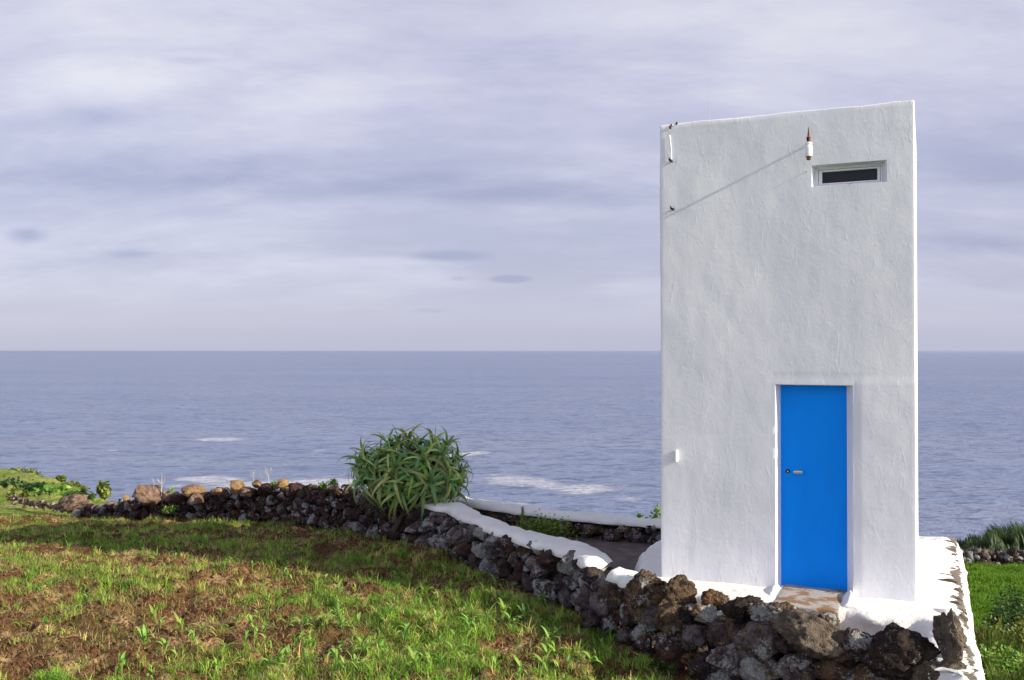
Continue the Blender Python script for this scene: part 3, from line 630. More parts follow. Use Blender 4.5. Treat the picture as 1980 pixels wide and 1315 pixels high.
for z in rows:
    P = np.stack([Cc[:, 0], Cc[:, 1], np.full(nc, z)], 1)
    d = .005*fbm(P*1.1, 2, 41)+.0014*fbm(P*np.array([5, 5, 4]), 3, 44, .6)-.02*(P[:, 1]/TD)*(Cc[:, 2] > .5)
    fr = Cc[:, 3] < -.9
    # shallow rebate round the door and the joint beside it
    pan = fr*(sst(P[:, 0], pu-.008, pu+.008))*sst(-P[:, 2], -(pz+.01), -(pz-.01))
    d = d+.005*pan-.004*fr*np.exp(-((P[:, 2]-(dtop+.07))/.012)**2)*sst(P[:, 0], dl-.08, dl)*sst(-P[:, 0], -(dr+.1), -(dr+.02))
    ps = P[:, :2]+Cc[:, 2:]*d[:, None]; V.append(np.c_[ps, P[:, 2]])
un, _ = uz(1301, 240)
def topring(z, ins):
    cx, cy = TW/2, TD/2; X = Cc[:, 0]-Cc[:, 2]*ins; Y = Cc[:, 1]-Cc[:, 3]*ins
    fr = Cc[:, 3] < -.5
    dz = .006*fbm(np.stack([X*3, Y*3, X*0], 1), 3, 50)-fr*.045*np.exp(-((X-un)/.020)**4)
    return np.stack([X, Y, z+dz], 1)
V.append(topring(TH-.008, .004)); V.append(topring(TH, .015)); V.append(topring(TH, .12)); V.append(topring(TH-.05, .14))
nrw = len(V); V = np.concatenate(V); Q = []
for j in range(nrw-1):
    for i in range(nc):
        i2 = (i+1) % nc
        if j < len(rows)-1 and i < len(fx)-1:
            xm = (fx[i]+fx[i+1])/2; zm = (rows[j]+rows[j+1])/2
            if dl < xm < dr and zm < dtop: continue
            if wl < xm < wr and wz0 < zm < wz1: continue
        Q.append((j*nc+i, j*nc+i2, (j+1)*nc+i2, (j+1)*nc+i))
me = mesh_np('wall', V, Q)
bm = bmesh.new(); bm.from_mesh(me); bm.verts.ensure_lookup_table()
VL = list(bm.verts)
bm.faces.new([VL[(nrw-1)*nc+i] for i in range(nc)])
def nearest_front(x, z):
    i = min(range(len(fx)), key=lambda k: abs(fx[k]-x)); j = min(range(len(rows)), key=lambda k: abs(rows[k]-z)); return VL[j*nc+i]
def reveal(x0, x1, z0, z1, X0, X1, Z0, Z1, dep, sill=True):
    # outline of the opening on the face -> rounded, splayed reveal
    js = [j for j, z in enumerate(rows) if z0-1e-6 <= z <= z1+1e-6]; is_ = [i for i, x in enumerate(fx) if x0-1e-6 <= x <= x1+1e-6]
    i0, i1, j0, j1 = is_[0], is_[-1], js[0], js[-1]
    loop = [VL[j*nc+i0] for j in js]+[VL[j1*nc+i] for i in is_[1:]]+[VL[j*nc+i1] for j in reversed(js[:-1])]
    if sill: loop += [VL[j0*nc+i] for i in reversed(is_[1:-1])]
    def tgt(v, t, dp):
        x, z = v.co.x, v.co.z; X = X0+(x-x0)/(x1-x0)*(X1-X0); Z = Z0+(z-z0)/(z1-z0)*(Z1-Z0)
        return (x+(X-x)*t, dp, z+(Z-z)*t)
    prev = loop
    for (t, dp) in ((.04, .004), (.16, .02), (.6, dep*.6), (1, dep)):
        cur = [bm.verts.new(tgt(v, t, dp)) for v in loop]
        if t < 1:
            for c in cur:
                nz = .003*fbm(np.array([[c.co.x*9, c.co.z*9, dp*9]]), 2, 3)[0]; c.co.x += nz; c.co.z += nz*.5
        n = len(loop)
        for k in range(n if sill else n-1): bm.faces.new((prev[k], cur[k], cur[(k+1) % n], prev[(k+1) % n]))
        prev = cur
reveal(dl, dr, rows[0], dtop, il, ir, rows[0], itop, .16, False)
pwl, _ = uz(1580, 340, .13); pwr, _ = uz(1703, 340, .13)
reveal(wl, wr, wz0, wz1, pwl, pwr, wz0+.012, wz1-.012, .15, True)
bmesh.ops.recalc_face_normals(bm, faces=bm.faces)
bmobj('wall', bm, M['stucco'], tw, True).data.set_sharp_from_angle(angle=R(34))
# door
_, dz0 = uz(1570, 1142, .165)
bm = bmesh.new(); bm_box(bm, (il-.03, .150, dz0), (ir+.04, .20, itop+.02), 0)
door = bmobj('door', bm, M['door'], tw)
bm = bmesh.new(); bm_box(bm, (il-.004, .12, dz0-.05), (ir+.004, .24, dz0-.008)); bmobj('door_gap_shade', bm, M['dark'], door)  # dark strip standing in for the shaded gap under the door
hu, hz = uz(1544, 912, .14)
bm = bmesh.new()
pr = [(0, -.001), (.024, 0), (.026, .006), (.020, .010)]
bm_lathe(bm, [(.014, 0), (.017, .004), (.013, .01), (.009, .03), (.012, .038), (.02, .042)], 18)
for v in bm.verts: v.co = Vector((v.co.x+hu, .150-v.co.z, v.co.y+hz))
bm2 = bmesh.ops.create_uvsphere(bm, u_segments=20, v_segments=12, radius=1)['verts']
for v in bm2: v.co = Vector((v.co.x*.046+hu, .104+v.co.y*.013, v.co.z*.019+hz))
bmobj('handle', bm, M['metal'], door, True)
ku, kz = uz(1523.5, 911, .15)
bm = bmesh.new(); bm_lathe(bm, [(.021, 0), (.021, .004), (.014, .007), (.011, .012)], 18)
for v in bm.verts: v.co = Vector((v.co.x+ku, .150-v.co.z, v.co.y+kz))
lk = bmobj('lock', bm, M['dark'], door, True)
bm = bmesh.new()
r_ = bmesh.ops.create_cone(bm, cap_ends=True, segments=16, radius1=.009, radius2=.007, depth=.006)['verts']
for v in r_: v.co = Vector((v.co.x+ku, .136-v.co.z, v.co.y+kz-.002))
bmobj('keyhole_cover', bm, M['metal'], door, True)
# window
bm = bmesh.new(); a0, a1, b0, b1 = pwl-.01, pwr+.01, wz0-.005, wz1+.005
ga0, gz0 = uz(1590, 355.5, .14); ga1, _ = uz(1696.5, 340, .14); _, gz1 = uz(1590, 333.5, .14)
m1 = .018
def ring(bm, o, i, y0, y1):
    for lo, hi in (((o[0], o[2]), (o[1], i[2])), ((o[0], i[3]), (o[1], o[3])), ((o[0], i[2]), (i[0], i[3])), ((i[1], i[2]), (o[1], i[3]))):
        bm_box(bm, (lo[0], y0, lo[1]), (hi[0], y1, hi[1]))
mid_ = (ga0-.035, ga1+.03, gz0-.016, gz1+.022)
ring(bm, (a0, a1, b0, b1), mid_, .118, .17)
ring(bm, (mid_[0]+.004, mid_[1]-.004, mid_[2]+.004, mid_[3]-.004), (ga0, ga1, gz0, gz1), .126, .165)
win = bmobj('window', bm, M['frame'], tw)
bm = bmesh.new(); bm_box(bm, (ga0-.01, .147, gz0-.01), (ga1+.01, .155, gz1+.01)); bmobj('pane', bm, M['glass'], win)
bm = bmesh.new(); bm_box(bm, (mid_[0], .150, mid_[2]), (mid_[1], .160, mid_[3])); bmobj('gasket', bm, M['dark'], win)
bm = bmesh.new(); bm_box(bm, ((ga0+ga1)/2-.02, .108, gz0-.022), ((ga0+ga1)/2+.02, .12, gz0-.012), .002); bmobj('latch', bm, M['metal'], win)
# insulator on an iron rod
iu, iz = uz(1563.5, 288, -.16); _, iztop = uz(1563, 245, -.16); _, izb = uz(1563, 307, -.16)
out = -.16
s_ = (iztop-izb)
bm = bmesh.new(); bm_lathe(bm, [(.012, -.075), (.031, -.074), (.033, -.066), (.0345, -.04), (.036, .0), (.035, .03), (.028, .033), (.028, .037), (.034, .041), (.034, .052), (.026, .062), (.012, .066)], 24, (iu, out, iz))
ins = bmobj('insulator', bm, M['porcelain'], tw, True)
bm = bmesh.new(); bm_lathe(bm, [(.016, .060), (.018, .095), (.018, .100), (.022, .104), (.022, .108), (.013, .112), (.010, .135), (.006, .170), (.0015, iztop-iz)], 14, (iu, out, iz)); bmobj('spike', bm, M['rust'], ins, True)
bm = bmesh.new(); bm_lathe(bm, [(.008, izb-iz), (.014, izb-iz+.008), (.014, -.105), (.020, -.100), (.020, -.090), (.014, -.088), (.014, -.080), (.029, -.079), (.029, -.0752)], 8, (iu, out, iz)); bmobj('bolt', bm, M['rust'], ins, False)
tubes('bracket_rod', [([(iu+.004, .03, iz+.080), (iu, -.05, iz+.080), (iu, out, iz+.080), (iu, out-.05, iz+.080)], [.012, .012, .011, .010])], M['rust'], ins, 10)
# hooks, plate, wire
for (px, py, l) in ((1299, 312, .085), (1302, 405, .085)):
    a, z = uz(px, py); tubes('hook', [([(a, .02, z), (a, -l*.6, z), (a-.004, -l, z+.004), (a-.008, -l-.006, z+.022)], [.013, .012, .011, .009])], M['dark'], tw, 8)
a, z = uz(1560, 332); tubes('hook', [([(a, .02, z), (a, -.022, z)], [.004, .004])], M['wire'], tw, 6)
a, z = uz(1309, 881); bm = bmesh.new(); bm_box(bm, (a-.006, -.05, z-.058), (a+.006, .02, z+.058), .002); bmobj('bracket_plate', bm, M['whitepaint'], tw)
a, z = uz(1299, 312); a2, z2 = uz(1295, 262); tubes('notch_ridge', [([(a-.004, -.012, z+.02), (a-.005, -.010, (z+z2)/2), (a2, -.011, z2)], [.004, .004, .007])], M['whitepaint'], tw, 8)  # thin white tube added for the crack ridge between notch and hook
a, z = uz(1296.5, 245); bm = bmesh.new(); v_ = bmesh.ops.create_icosphere(bm, subdivisions=2, radius=1)['verts']
for v in v_: v.co = Vector((a+v.co.x*.014, v.co.y*.012+.002, z-.004+v.co.z*.024))
bmobj('exposed_timber', bm, M['rust'], tw, True)
a, z = uz(1308, 238); bm = bmesh.new(); v_ = bmesh.ops.create_icosphere(bm, subdivisions=2, radius=1)['verts']
for v in v_: v.co = Vector((a+v.co.x*.012, v.co.y*.02+.01, z-.004+v.co.z*.02))
bmobj('exposed_timber', bm, M['dark'], tw, True)
a, z = uz(1371, 228, 1.2); a3, z3 = uz(1369.5, 104, 1.2)
tubes('aerial_wire', [([(a, 1.2, TH-.1), (a, 1.2, z), (a3, 1.2, z3)], [.004, .0025, .0012])], M['wire'], tw, 6)

# platform the tower stands on
OUT = []
def arc(cx, cy, r, a0, a1, n):
    return [(cx+r*math.cos(R(a0+(a1-a0)*k/n)), cy+r*math.sin(R(a0+(a1-a0)*k/n))) for k in range(n+1)]
FV = -.52
ul, _ = uz(1232, 1085)
mL = .48
lo_ = []
for (x_, y_) in ((1278, 1040), (1262, 1046), (1249, 1055), (1240, 1066), (1233, 1079), (1230, 1094), (1232, 1106)):
    q_ = atz(x_, y_, ZB)-Vector((PL.x, PL.y, ZB)); lo_.append((q_.dot(ux), q_.dot(vin)))
lo_ += [(lo_[-1][0]+.06, lo_[-1][1]-.18), (lo_[-1][0]+.22, FV+.05)]
outl = lo_+[(.2, FV), (TW*.5, FV-.02), (TW+.0, FV-.03), (TW+.06, FV-.08), (TW+.08, -1.9)]+arc(TW+.43-.12, -2.0, .12, 180, 360, 8)+arc(TW+.43-.2, TD+.45-.2, .2, 0, 90, 6)+[(lo_[0][0]+1.0, TD+.45), (lo_[0][0]+.45, TD+.2)]
op, _L = interp_path(outl+[outl[0]], np.linspace(0, 1, 361)[:-1]); op = np.array(op)
nd = np.roll(op, -1, 0)-np.roll(op, 1, 0); nd /= np.linalg.norm(nd, axis=1)[:, None]; nv_ = np.stack([nd[:, 1], -nd[:, 0]], 1)
V = []; n = len(op)
frontish = (nv_[:, 1] < -.5) & (op[:, 1] < -.3) & (op[:, 0] < TW+.05)
prof = [(-.30, .0), (-.16, .004), (-.07, .002), (-.025, -.012), (.0, -.045), (.012, -.10), (.02, -.18), (.03, -.28), (.045, -.40), (.06, -.55), (.08, -.8), (.11, -1.2), (.15, -1.9)]
for (o, z) in prof:
    P3 = np.c_[op, np.full(n, z)]
    lump = .035*fbm(P3*np.array([4, 4, 5]), 4, 61, .6)*min(1, max(0, (o+.2)/.15))
    lump = lump+(.05*np.clip(fbm(P3*np.array([7, 7, 9]), 3, 71), 0, 1))*frontish*(1 if z < -.03 else .2)
    V.append(np.c_[op+nv_*(o+lump)[:, None] if np.ndim(lump) else op+nv_*o, np.full(n, z)+.008*fbm(P3*3, 2, 66)])
V = np.concatenate(V); i = np.arange(n); Q = []
for j in range(len(prof)-1): Q.append(np.stack([j*n+i, (j+1)*n+i, (j+1)*n+(i+1) % n, j*n+(i+1) % n], 1))
me = mesh_np('platform', V, np.concatenate(Q)); bm = bmesh.new(); bm.from_mesh(me); bm.verts.ensure_lookup_table(); f = bm.faces.new([bm.verts[k] for k in range(n)])
bmesh.ops.triangulate(bm, faces=[f]); bmesh.ops.recalc_face_normals(bm, faces=bm.faces)
bmobj('plinth', bm, M['platform'], tw, True)
rq = random.Random(44); vv = TD+.1
while vv > -1.15:
    L0 = rq.choice([.05, .06, .08, .10, .15]); wv_ = rq.uniform(.06, .12)
    g, f = rock_geo(4, 950+int(vv*40) % 60, (L0, wv_, .05), 8, .8); tp = np.clip((L0-g[:, 0])/(2*L0), 0, 1); g[:, 1] *= 1.15-tp*1.0; g[:, 1] += tp*L0*.55
    o = link('edge_stone', mesh_np('edge_stone', g+np.array([TW+.405-L0*1.0, vv-L0*.2, -.038]), None, f), M['rock_s'], tw)
    vv -= rq.uniform(.15, .36)
# plaster fillets left and right of the step, step slab
bm = bmesh.new(); a0, _ = uz(1513, 1150, -.1); a1, _ = uz(1626, 1160, -.1)
bm_box(bm, (a0-.01, -.66, -.12), (a1+.02, .16, .012), .012)
bmesh.ops.subdivide_edges(bm, edges=bm.edges[:], cuts=5, use_grid_fill=True)
for v in bm.verts:
    nz = fbm(np.array([[v.co.x*8, v.co.y*8, v.co.z*8]]), 3, 81)[0]; v.co += Vector((nz*.008, nz*.012, nz*.005))
bmobj('door_step', bm, M['concrete'], tw, True)
def lump(name, u, v, z, dims, seed, par=tw, mat='platform'):
    g, f = rock_geo(4, seed, dims, 5, .4); o = link(name, mesh_np(name, g+np.array([u, v, z]), None, f), M[mat], par); return o
lump('plaster_fillet', a1+.09, -.16, -.03, (.07, .30, .085), 901); lump('plaster_fillet', a0-.07, -.10, -.02, (.05, .22, .06), 902)
lump('plaster_fillet', a1+.16, -.44, -.06, (.14, .10, .07), 903)

# ------------------------------------------------------------------ vegetation
def blades(name, base, hgt, wid, cols, lean=.6, mat='blade', seed=0, parent=None, kind='stuff'):
    rg = np.random.RandomState(seed); n = len(base); az_ = rg.uniform(0, 2*PI, n); fa = rg.uniform(0, 2*PI, n)
    ln = rg.uniform(.15, 1, n)*lean*hgt; dx_ = np.cos(az_)*ln; dy_ = np.sin(az_)*ln
    wx = np.cos(fa)*wid/2; wy = np.sin(fa)*wid/2; B = np.asarray(base)
    up_ = hgt*np.sqrt(np.clip(1-(ln/hgt)**2*.6, .2, 1))
    def pt(t, lt, w): return B+np.stack([dx_*lt+wx*w, dy_*lt+wy*w, up_*t], 1)
    V = np.stack([pt(0, 0, 1), pt(0, 0, -1), pt(.6, .28, .85), pt(.6, .28, -.85), pt(.93, .72, .5), pt(.93, .72, -.5), pt(.82, 1.2, 0)], 1).reshape(-1, 3)
    i = np.arange(n)*7; q = np.concatenate([np.stack([i, i+1, i+3, i+2], 1), np.stack([i+2, i+3, i+5, i+4], 1)]); t = np.stack([i+4, i+5, i+6], 1)
    c = np.repeat(cols, 7, 0); me = mesh_np(name, V, q, t, c); o = link(name, me, M[mat], parent)
    if kind: o['kind'] = kind
    return o
def pal(n, cs, ws, seed, var=.2):
    rg = np.random.RandomState(seed); k = rg.choice(len(cs), n, p=np.array(ws)/sum(ws)); c = np.array(cs)[k]
    return c*rg.uniform(1-var, 1+var, (n, 1))
rg = np.random.RandomState(5)
def field_pts(n, y0, y1, seed):
    rg = np.random.RandomState(seed); y = rg.uniform(y0, y1, n); x = rg.uniform(-.62, .28, n)*y
    cy = poly_y(x, WALL_O+LEFT+[(1.5, 8.1), (3.2, 6.8), (6, 6.4)])-.05
    ok = (y < cy)|((x < -8.5) & (y < 24)); ok &= x > -11.5
    return x[ok], y[ok], rg
def gmask(x, y):
    p = np.stack([x, y, x*0], 1); m_ = .5+.55*fbm(p*1.1, 3, 77)+.5*fbm(p*3.6, 2, 78)
    m_ = m_-.55*np.exp(-(((x+4.2)/1.0)**2+((y-9.8)/.7)**2))-.6*np.exp(-(((x+3.6)/.8)**2+((y-8.4)/.5)**2))-.4*np.exp(-(((x-.35)/.6)**2+((y-9.8)/.5)**2))
    return m_+.3*sst(x, -2.2, -.4)*sst(-y, -10.6, -9)+.17-.18*sst(-x, 2.4, 4.2)*sst(-y, -10.5, -9)
GC = [(.10, .24, .030), (.19, .37, .045), (.30, .45, .07), (.44, .40, .14), (.58, .44, .22)]
GXYZ = []
for (n, y0, y1, hh, ww, sd) in ((85000, 7.2, 10.5, .062, .0042, 1), (72000, 10.5, 14, .058, .0055, 2), (85000, 14, 23.5, .065, .008, 3)):
    x, y, rg = field_pts(n, y0, y1, sd); m_ = gmask(x, y); k = rg.uniform(0, 1, len(x)) < np.clip((m_-.36)*1.7, .03, 1); x, y, m_ = x[k], y[k], m_[k]
    z = ground(x, y)+rough_f(x, y)-.004; N = len(x); p = np.stack([x, y, x*0], 1)
    h = hh*(1+.55*fbm(p*2.2, 2, 12))*rg.uniform(.45, 1.35, N)*(.75+.35*np.clip(m_, 0, 1)); h = np.clip(h, .018, .2)
    dry = np.clip(.40+.9*fbm(p*1.7, 3, 15)-.3*(m_-.5)-.35*sst(x, -2.6, -.4), 0, 1)
    c1 = pal(N, GC[:3], [3, 4, 2], sd); c2 = pal(N, GC[2:], [2, 3, 2], sd+9); w = (rg.uniform(0, 1, N) < dry)[:, None]
    GXYZ.append((x, y, z, h, ww*rg.uniform(.7, 1.4, N), np.where(w, c2, c1)))
for (nt_, y0, y1, nb, sd) in ((5200, 7.2, 11, 10, 61), (3600, 11, 17, 10, 62)):
    x, y, rg = field_pts(nt_, y0, y1, sd); m_ = gmask(x, y); k = rg.uniform(0, 1, len(x)) < np.clip((m_-.34)*1.6, .04, 1); x, y = x[k], y[k]; n_ = len(x)
    H_ = rg.uniform(.05, .135, n_)*np.where(rg.uniform(0, 1, n_) < .1, 1.4, 1); tc = pal(n_, [(.13, .33, .04), (.27, .50, .06), (.45, .58, .11), (.68, .58, .24)], [3, 3, 3, 2], sd)
    X = np.repeat(x, nb)+rg.normal(size=n_*nb)*.016; Y = np.repeat(y, nb)+rg.normal(size=n_*nb)*.016
    GXYZ.append((X, Y, ground(X, Y)+rough_f(X, Y)-.004, np.repeat(H_, nb)*rg.uniform(.6, 1.15, n_*nb), rg.uniform(.0045, .0085, n_*nb), np.repeat(tc, nb, 0)*rg.uniform(.75, 1.25, (n_*nb, 1))))
G = [np.concatenate([g[i] for g in GXYZ]) for i in range(6)]
tag(blades('grass', np.stack(G[:3], 1), G[3], G[4], G[5], 1.25, seed=3), 'short mixed green and straw grass covering the ploughed field', 'grass')
# straw litter lying flat
x, y, rg = field_pts(26000, 7.2, 13, 40); N = len(x); z = ground(x, y)+rough_f(x, y)+.008
tag(blades('dead_straw', np.stack([x, y, z], 1), rg.uniform(.04, .09, N), rg.uniform(.003, .006, N), pal(N, [(.42, .30, .15), (.30, .19, .09), (.52, .42, .24)], [3, 3, 2], 41), 1.6, seed=9), 'flattened dry straw between the green grass of the field', 'straw')
# clods and pebbles
x, y, rg = field_pts(2200, 7.3, 13.5, 51); z = ground(x, y)+rough_f(x, y)
o = merged_rocks('soil_clods', [((a, b, c), r) for a, b, c, r in zip(x, y, z, rg.uniform(.008, .034, len(x)))], 'rock_p', None, 2, 'stuff'); o.data.materials.clear(); o.data.materials.append(M['soil']); tag(o, 'small crumbly clods of brown soil strewn over the field', 'soil')

def leaf_strip(V, Q, C, base, dirv, up_, L, wid, droop, col, segs=6, fold=.25, twist=0, prof=None, col2=None):
    d = Vector(dirv).normalized(); side = d.cross(Vector(up_)).normalized(); p = Vector(base); o = len(V)
    dirc = d.copy(); seg = L/segs
    for k in range(segs+1):
        t = k/segs; w = wid*(prof(t) if prof else math.sin(PI*min(1, .25+t*.75))**.8)/2
        nrm = side.cross(dirc).normalized()
        V.append(tuple(p-side*w+nrm*w*fold)); V.append(tuple(p)); V.append(tuple(p+side*w+nrm*w*fold))
        cc = col if col2 is None else tuple(col[i]*(1-t)+col2[i]*t for i in range(3)); C += [cc]*3
        p = p+dirc*seg; dirc = (dirc+Vector((0, 0, -droop/segs))).normalized()
    for k in range(segs):
        a = o+k*3; Q += [(a, a+1, a+4, a+3), (a+1, a+2, a+5, a+4)]
# maize seedlings
def seedling(seed, h):
    rd = random.Random(seed); V = []; Q = []; C = []
    root_c = (.24, .40, .08)
    n = rd.randint(4, 6); a0 = rd.uniform(0, PI)
    for k in range(n):
        a = a0+PI*k+rd.uniform(-.5, .5); el_ = rd.uniform(.9, 1.25); f = .25+.6*k/n
        c = tuple(x*rd.uniform(.8, 1.25) for x in root_c)
        leaf_strip(V, Q, C, (rd.uniform(-.004, .004), rd.uniform(-.004, .004), h*f*.5), (math.cos(a)*math.cos(el_), math.sin(a)*math.cos(el_), math.sin(el_)), (0, 0, 1), h*rd.uniform(.55, .95), h*.14, rd.uniform(1.1, 2.8), c, 6, .35, prof=lambda t: (.5+.9*t if t < .45 else 1.0*(1-(t-.45)/.55)**.8)+.02, col2=tuple(x*1.25 for x in c))
    v, q = tube_np([(0, 0, -.02), (0, 0, h*.3), (rd.uniform(-.01, .01), 0, h*.6)], [h*.022, h*.02, h*.01], 5); o = len(V); V += v; Q += [tuple(i+o for i in f) for f in q]; C += [(.17, .26, .08)]*len(v)
    me = mesh_np('maize_seedling', V, Q, None, np.array(C)); me.materials.append(M['leaf']); return me
SP = [seedling(k, 1.0) for k in range(8)]
rd = random.Random(12); cnt = 0
spots = [(500, 1190, .17), (430, 1215, .14), (170, 1180, .15), (350, 1245, .22), (372, 1262, .20), (310, 1235, .18), (515, 1250, .2), (420, 1300, .2), (235, 1312, .24), (40, 1210, .18), (985, 1225, .26), (998, 1215, .24), (975, 1205, .22), (940, 1210, .2), (1055, 1290, .26), (1075, 1275, .22), (860, 1120, .22), (960, 1300, .25), (900, 1255, .2), (700, 1270, .24), (655, 1220, .24), (815, 1220, .2), (1100, 1300, .2), (540, 1300, .25), (590, 1290, .2), (730, 1215, .18), (650, 1300, .27), (880, 1300, .22), (1010, 1310, .22), (300, 1085, .18), (285, 1080, .15), (340, 1085, .2), (325, 1075, .15), (590, 1110, .18), (685, 1110, .12), (450, 1100, .16)]
while len(spots) < 165:
    px = rd.triangular(-40, 1300, 820); py = rd.triangular(1085, 1340, 1300); 
    if px > 1000 and py < 1130+(px-1000)*.55: continue
    if px < 420 and rd.random() < .5: continue
    spots.append((px, py, rd.uniform(.11, .23)))
for (px, py, h) in spots:
    p = atz(px, py, -2.80); z = float(ground(p.x, p.y)+rough_f(np.array([p.x]), np.array([p.y]))[0])
    o = bpy.data.objects.new('maize_seedling', SP[rd.randrange(8)]); COL.objects.link(o); o.location = (p.x, p.y, z-.005); o.rotation_euler = (rd.uniform(-.12, .12), rd.uniform(-.12, .12), rd.uniform(0, 6.28)); o.scale = (h, h, h*rd.uniform(.85, 1.15))
    tag(o, 'young green seedling with arching strap leaves sprouting in the grassy field', 'seedling', 'seedlings scattered over the field')

# leafy shrubs
def leaves_geo(center, rad, n, size, cols, seed, clump=.35, flat=0.0, asp=.6):
    rg = np.random.RandomState(seed); k = max(3, int(n/60)); cc = rg.normal(size=(k, 3)); cc /= np.linalg.norm(cc, axis=1)[:, None]; cc *= rg.uniform(.45, 1, (k, 1))**.5*.8
    cc[:, 2] = np.abs(cc[:, 2])*1.1-.25
    idx = rg.randint(0, k, n); p = cc[idx]+rg.normal(size=(n, 3))*clump*.5*rg.uniform(.6, 1.2, (k, 1))[idx]; p = p*np.array(rad)+np.array(center)
    nrm = rg.normal(size=(n, 3)); nrm[:, 2] = np.abs(nrm[:, 2])+.4; nrm /= np.linalg.norm(nrm, axis=1)[:, None]
    a = np.cross(nrm, rg.normal(size=(n, 3))); a /= np.linalg.norm(a, axis=1)[:, None]; b = np.cross(nrm, a); s = size*rg.uniform(.6, 1.3, (n, 1))
    V = np.stack([p-a*s, p+b*s*asp-a*s*.1, p+a*s, p-b*s*asp-a*s*.1], 1).reshape(-1, 3)
    q = np.arange(n*4).reshape(-1, 4); c = pal(k, cols, [1]*len(cols), seed, .25)[idx]*rg.uniform(.8, 1.2, (n, 1)); return V, q, np.repeat(c, 4, 0)
def shrub(name, base, rad, n, size, cols, seed, label, cat='bush', clump=.4, lift=.5, asp=.6, group=None):
    root = empty(name, base); tag(root, label, cat, group)
    v, q, c = leaves_geo((0, 0, rad[2]*lift), rad, n, size, cols, seed, clump, asp=asp); link('foliage', mesh_np('foliage', v, q, None, c), M['leaf'], root)
    rd = random.Random(seed); lst = []
    for k in range(6):
        a = rd.uniform(0, 6.28); r = rd.uniform(.2, .7); lst.append(([(0, 0, -.05), (math.cos(a)*rad[0]*r*.4, math.sin(a)*rad[1]*r*.4, rad[2]*.5), (math.cos(a)*rad[0]*r, math.sin(a)*rad[1]*r, rad[2]*rd.uniform(.8, 1.2))], [rad[2]*.03, rad[2]*.02, rad[2]*.008]))
    tubes('stems', lst, M['stem'], root, 5); return root
DG = [(.035, .085, .025), (.06, .13, .03), (.09, .16, .04)]; OG = [(.10, .14, .03), (.16, .20, .04), (.22, .25, .06)]; BG = [(.12, .25, .04), (.18, .33, .06), (.26, .38, .09)]
def onground(px, py, zz=-2.8):
    p = atz(px, py, zz); return Vector((p.x, p.y, float(ground(p.x, p.y))+.0))
for i, (px, py, w, lb) in enumerate([(915, 1095, .15, 'low dark weed at the foot of the wall, nearest the aloe'), (1075, 1165, .17, 'low dark weed at the wall foot halfway along the capped wall'), (1040, 1150, .12, 'small weed patch just left of the halfway weed at the wall foot'), (1100, 1182, .14, 'bushy weed right of the halfway weed at the wall foot'),
                              (1150, 1222, .17, 'broad clover-like weed in front of the big dark stones'), (1185, 1235, .18, 'fullest clover-like weed near the bare soil by the wall'), (1284, 1285, .13, 'upright green weed rising beside the smooth brown stone at the bottom')]):
    shrub('weed', onground(px, py), (w, w, w*.75), 420, .016, DG, 700+i, lb, 'weed')
# courtyard plants
shrub('creeping_shrub', Vector((.42, 12.75, -2.60)), (.46, .24, .27), 2600, .018, [(.14, .21, .04), (.20, .28, .05), (.26, .32, .07)], 720, 'low olive-green shrub hugging the inner courtyard wall', 'bush', .45)
rt = empty('spiky_weed', (.14, 12.6, -2.6)); tag(rt, 'tall bright green spiky weed rising above the courtyard wall', 'weed')
V = []; Q = []; C = []; rd = random.Random(4)
for (sx, sh) in ((0, .50), (.08, .30), (-.05, .22), (.13, .20)):
    for k in range(int(sh*260)):
        a = rd.uniform(0, 6.28); z = sh*k/(sh*260); c = rd.choice(BG); leaf_strip(V, Q, C, (sx, 0, z), (math.cos(a), math.sin(a), 1.2), (0, 0, 1), .085*(1-.5*z/sh), .022, .4, tuple(q_*1.25 for q_ in c), 2)
link('foliage', mesh_np('foliage', V, Q, None, np.array(C)), M['leaf'], rt); tubes('stems', [([(sx, 0, 0), (sx, 0, sh)], [.006, .003]) for sx, sh in ((0, .5), (.08, .3), (-.05, .22))], M['stem'], rt, 5)
sb = at(1275, 1030, 13.4); rt = empty('leafy_shrub', (sb.x+.12, sb.y, sb.z-.4)); tag(rt, 'thin light-green shrub with round leaves peeping out behind the left edge of the tower', 'bush')
Vs = []; Qs = []; Cs = []; lst = []; rd = random.Random(9)
for (px, py, r) in ((1238, 1000, .05), (1262, 1003, .10), (1270, 990, .10), (1262, 1018, .09), (1272, 1010, .10), (1285, 985, .15), (1295, 1000, .15), (1256, 1012, .05)):
    q = at(px, py, 13.4)-rt.location; v, f, c = leaves_geo(tuple(q), (r, r, r), 34, .030, BG, int(px), .8, asp=.8); Qs.append(f+sum(len(a) for a in Vs)); Vs.append(v); Cs.append(c)
    lst.append(([(0, 0, 0), tuple(q*.5+Vector((.03, 0, .04))), tuple(q)], [.012, .008, .004]))
link('foliage', mesh_np('foliage', np.concatenate(Vs), np.concatenate(Qs), None, np.concatenate(Cs)), M['leaf'], rt); tubes('stems', lst, M['stem'], rt, 5)
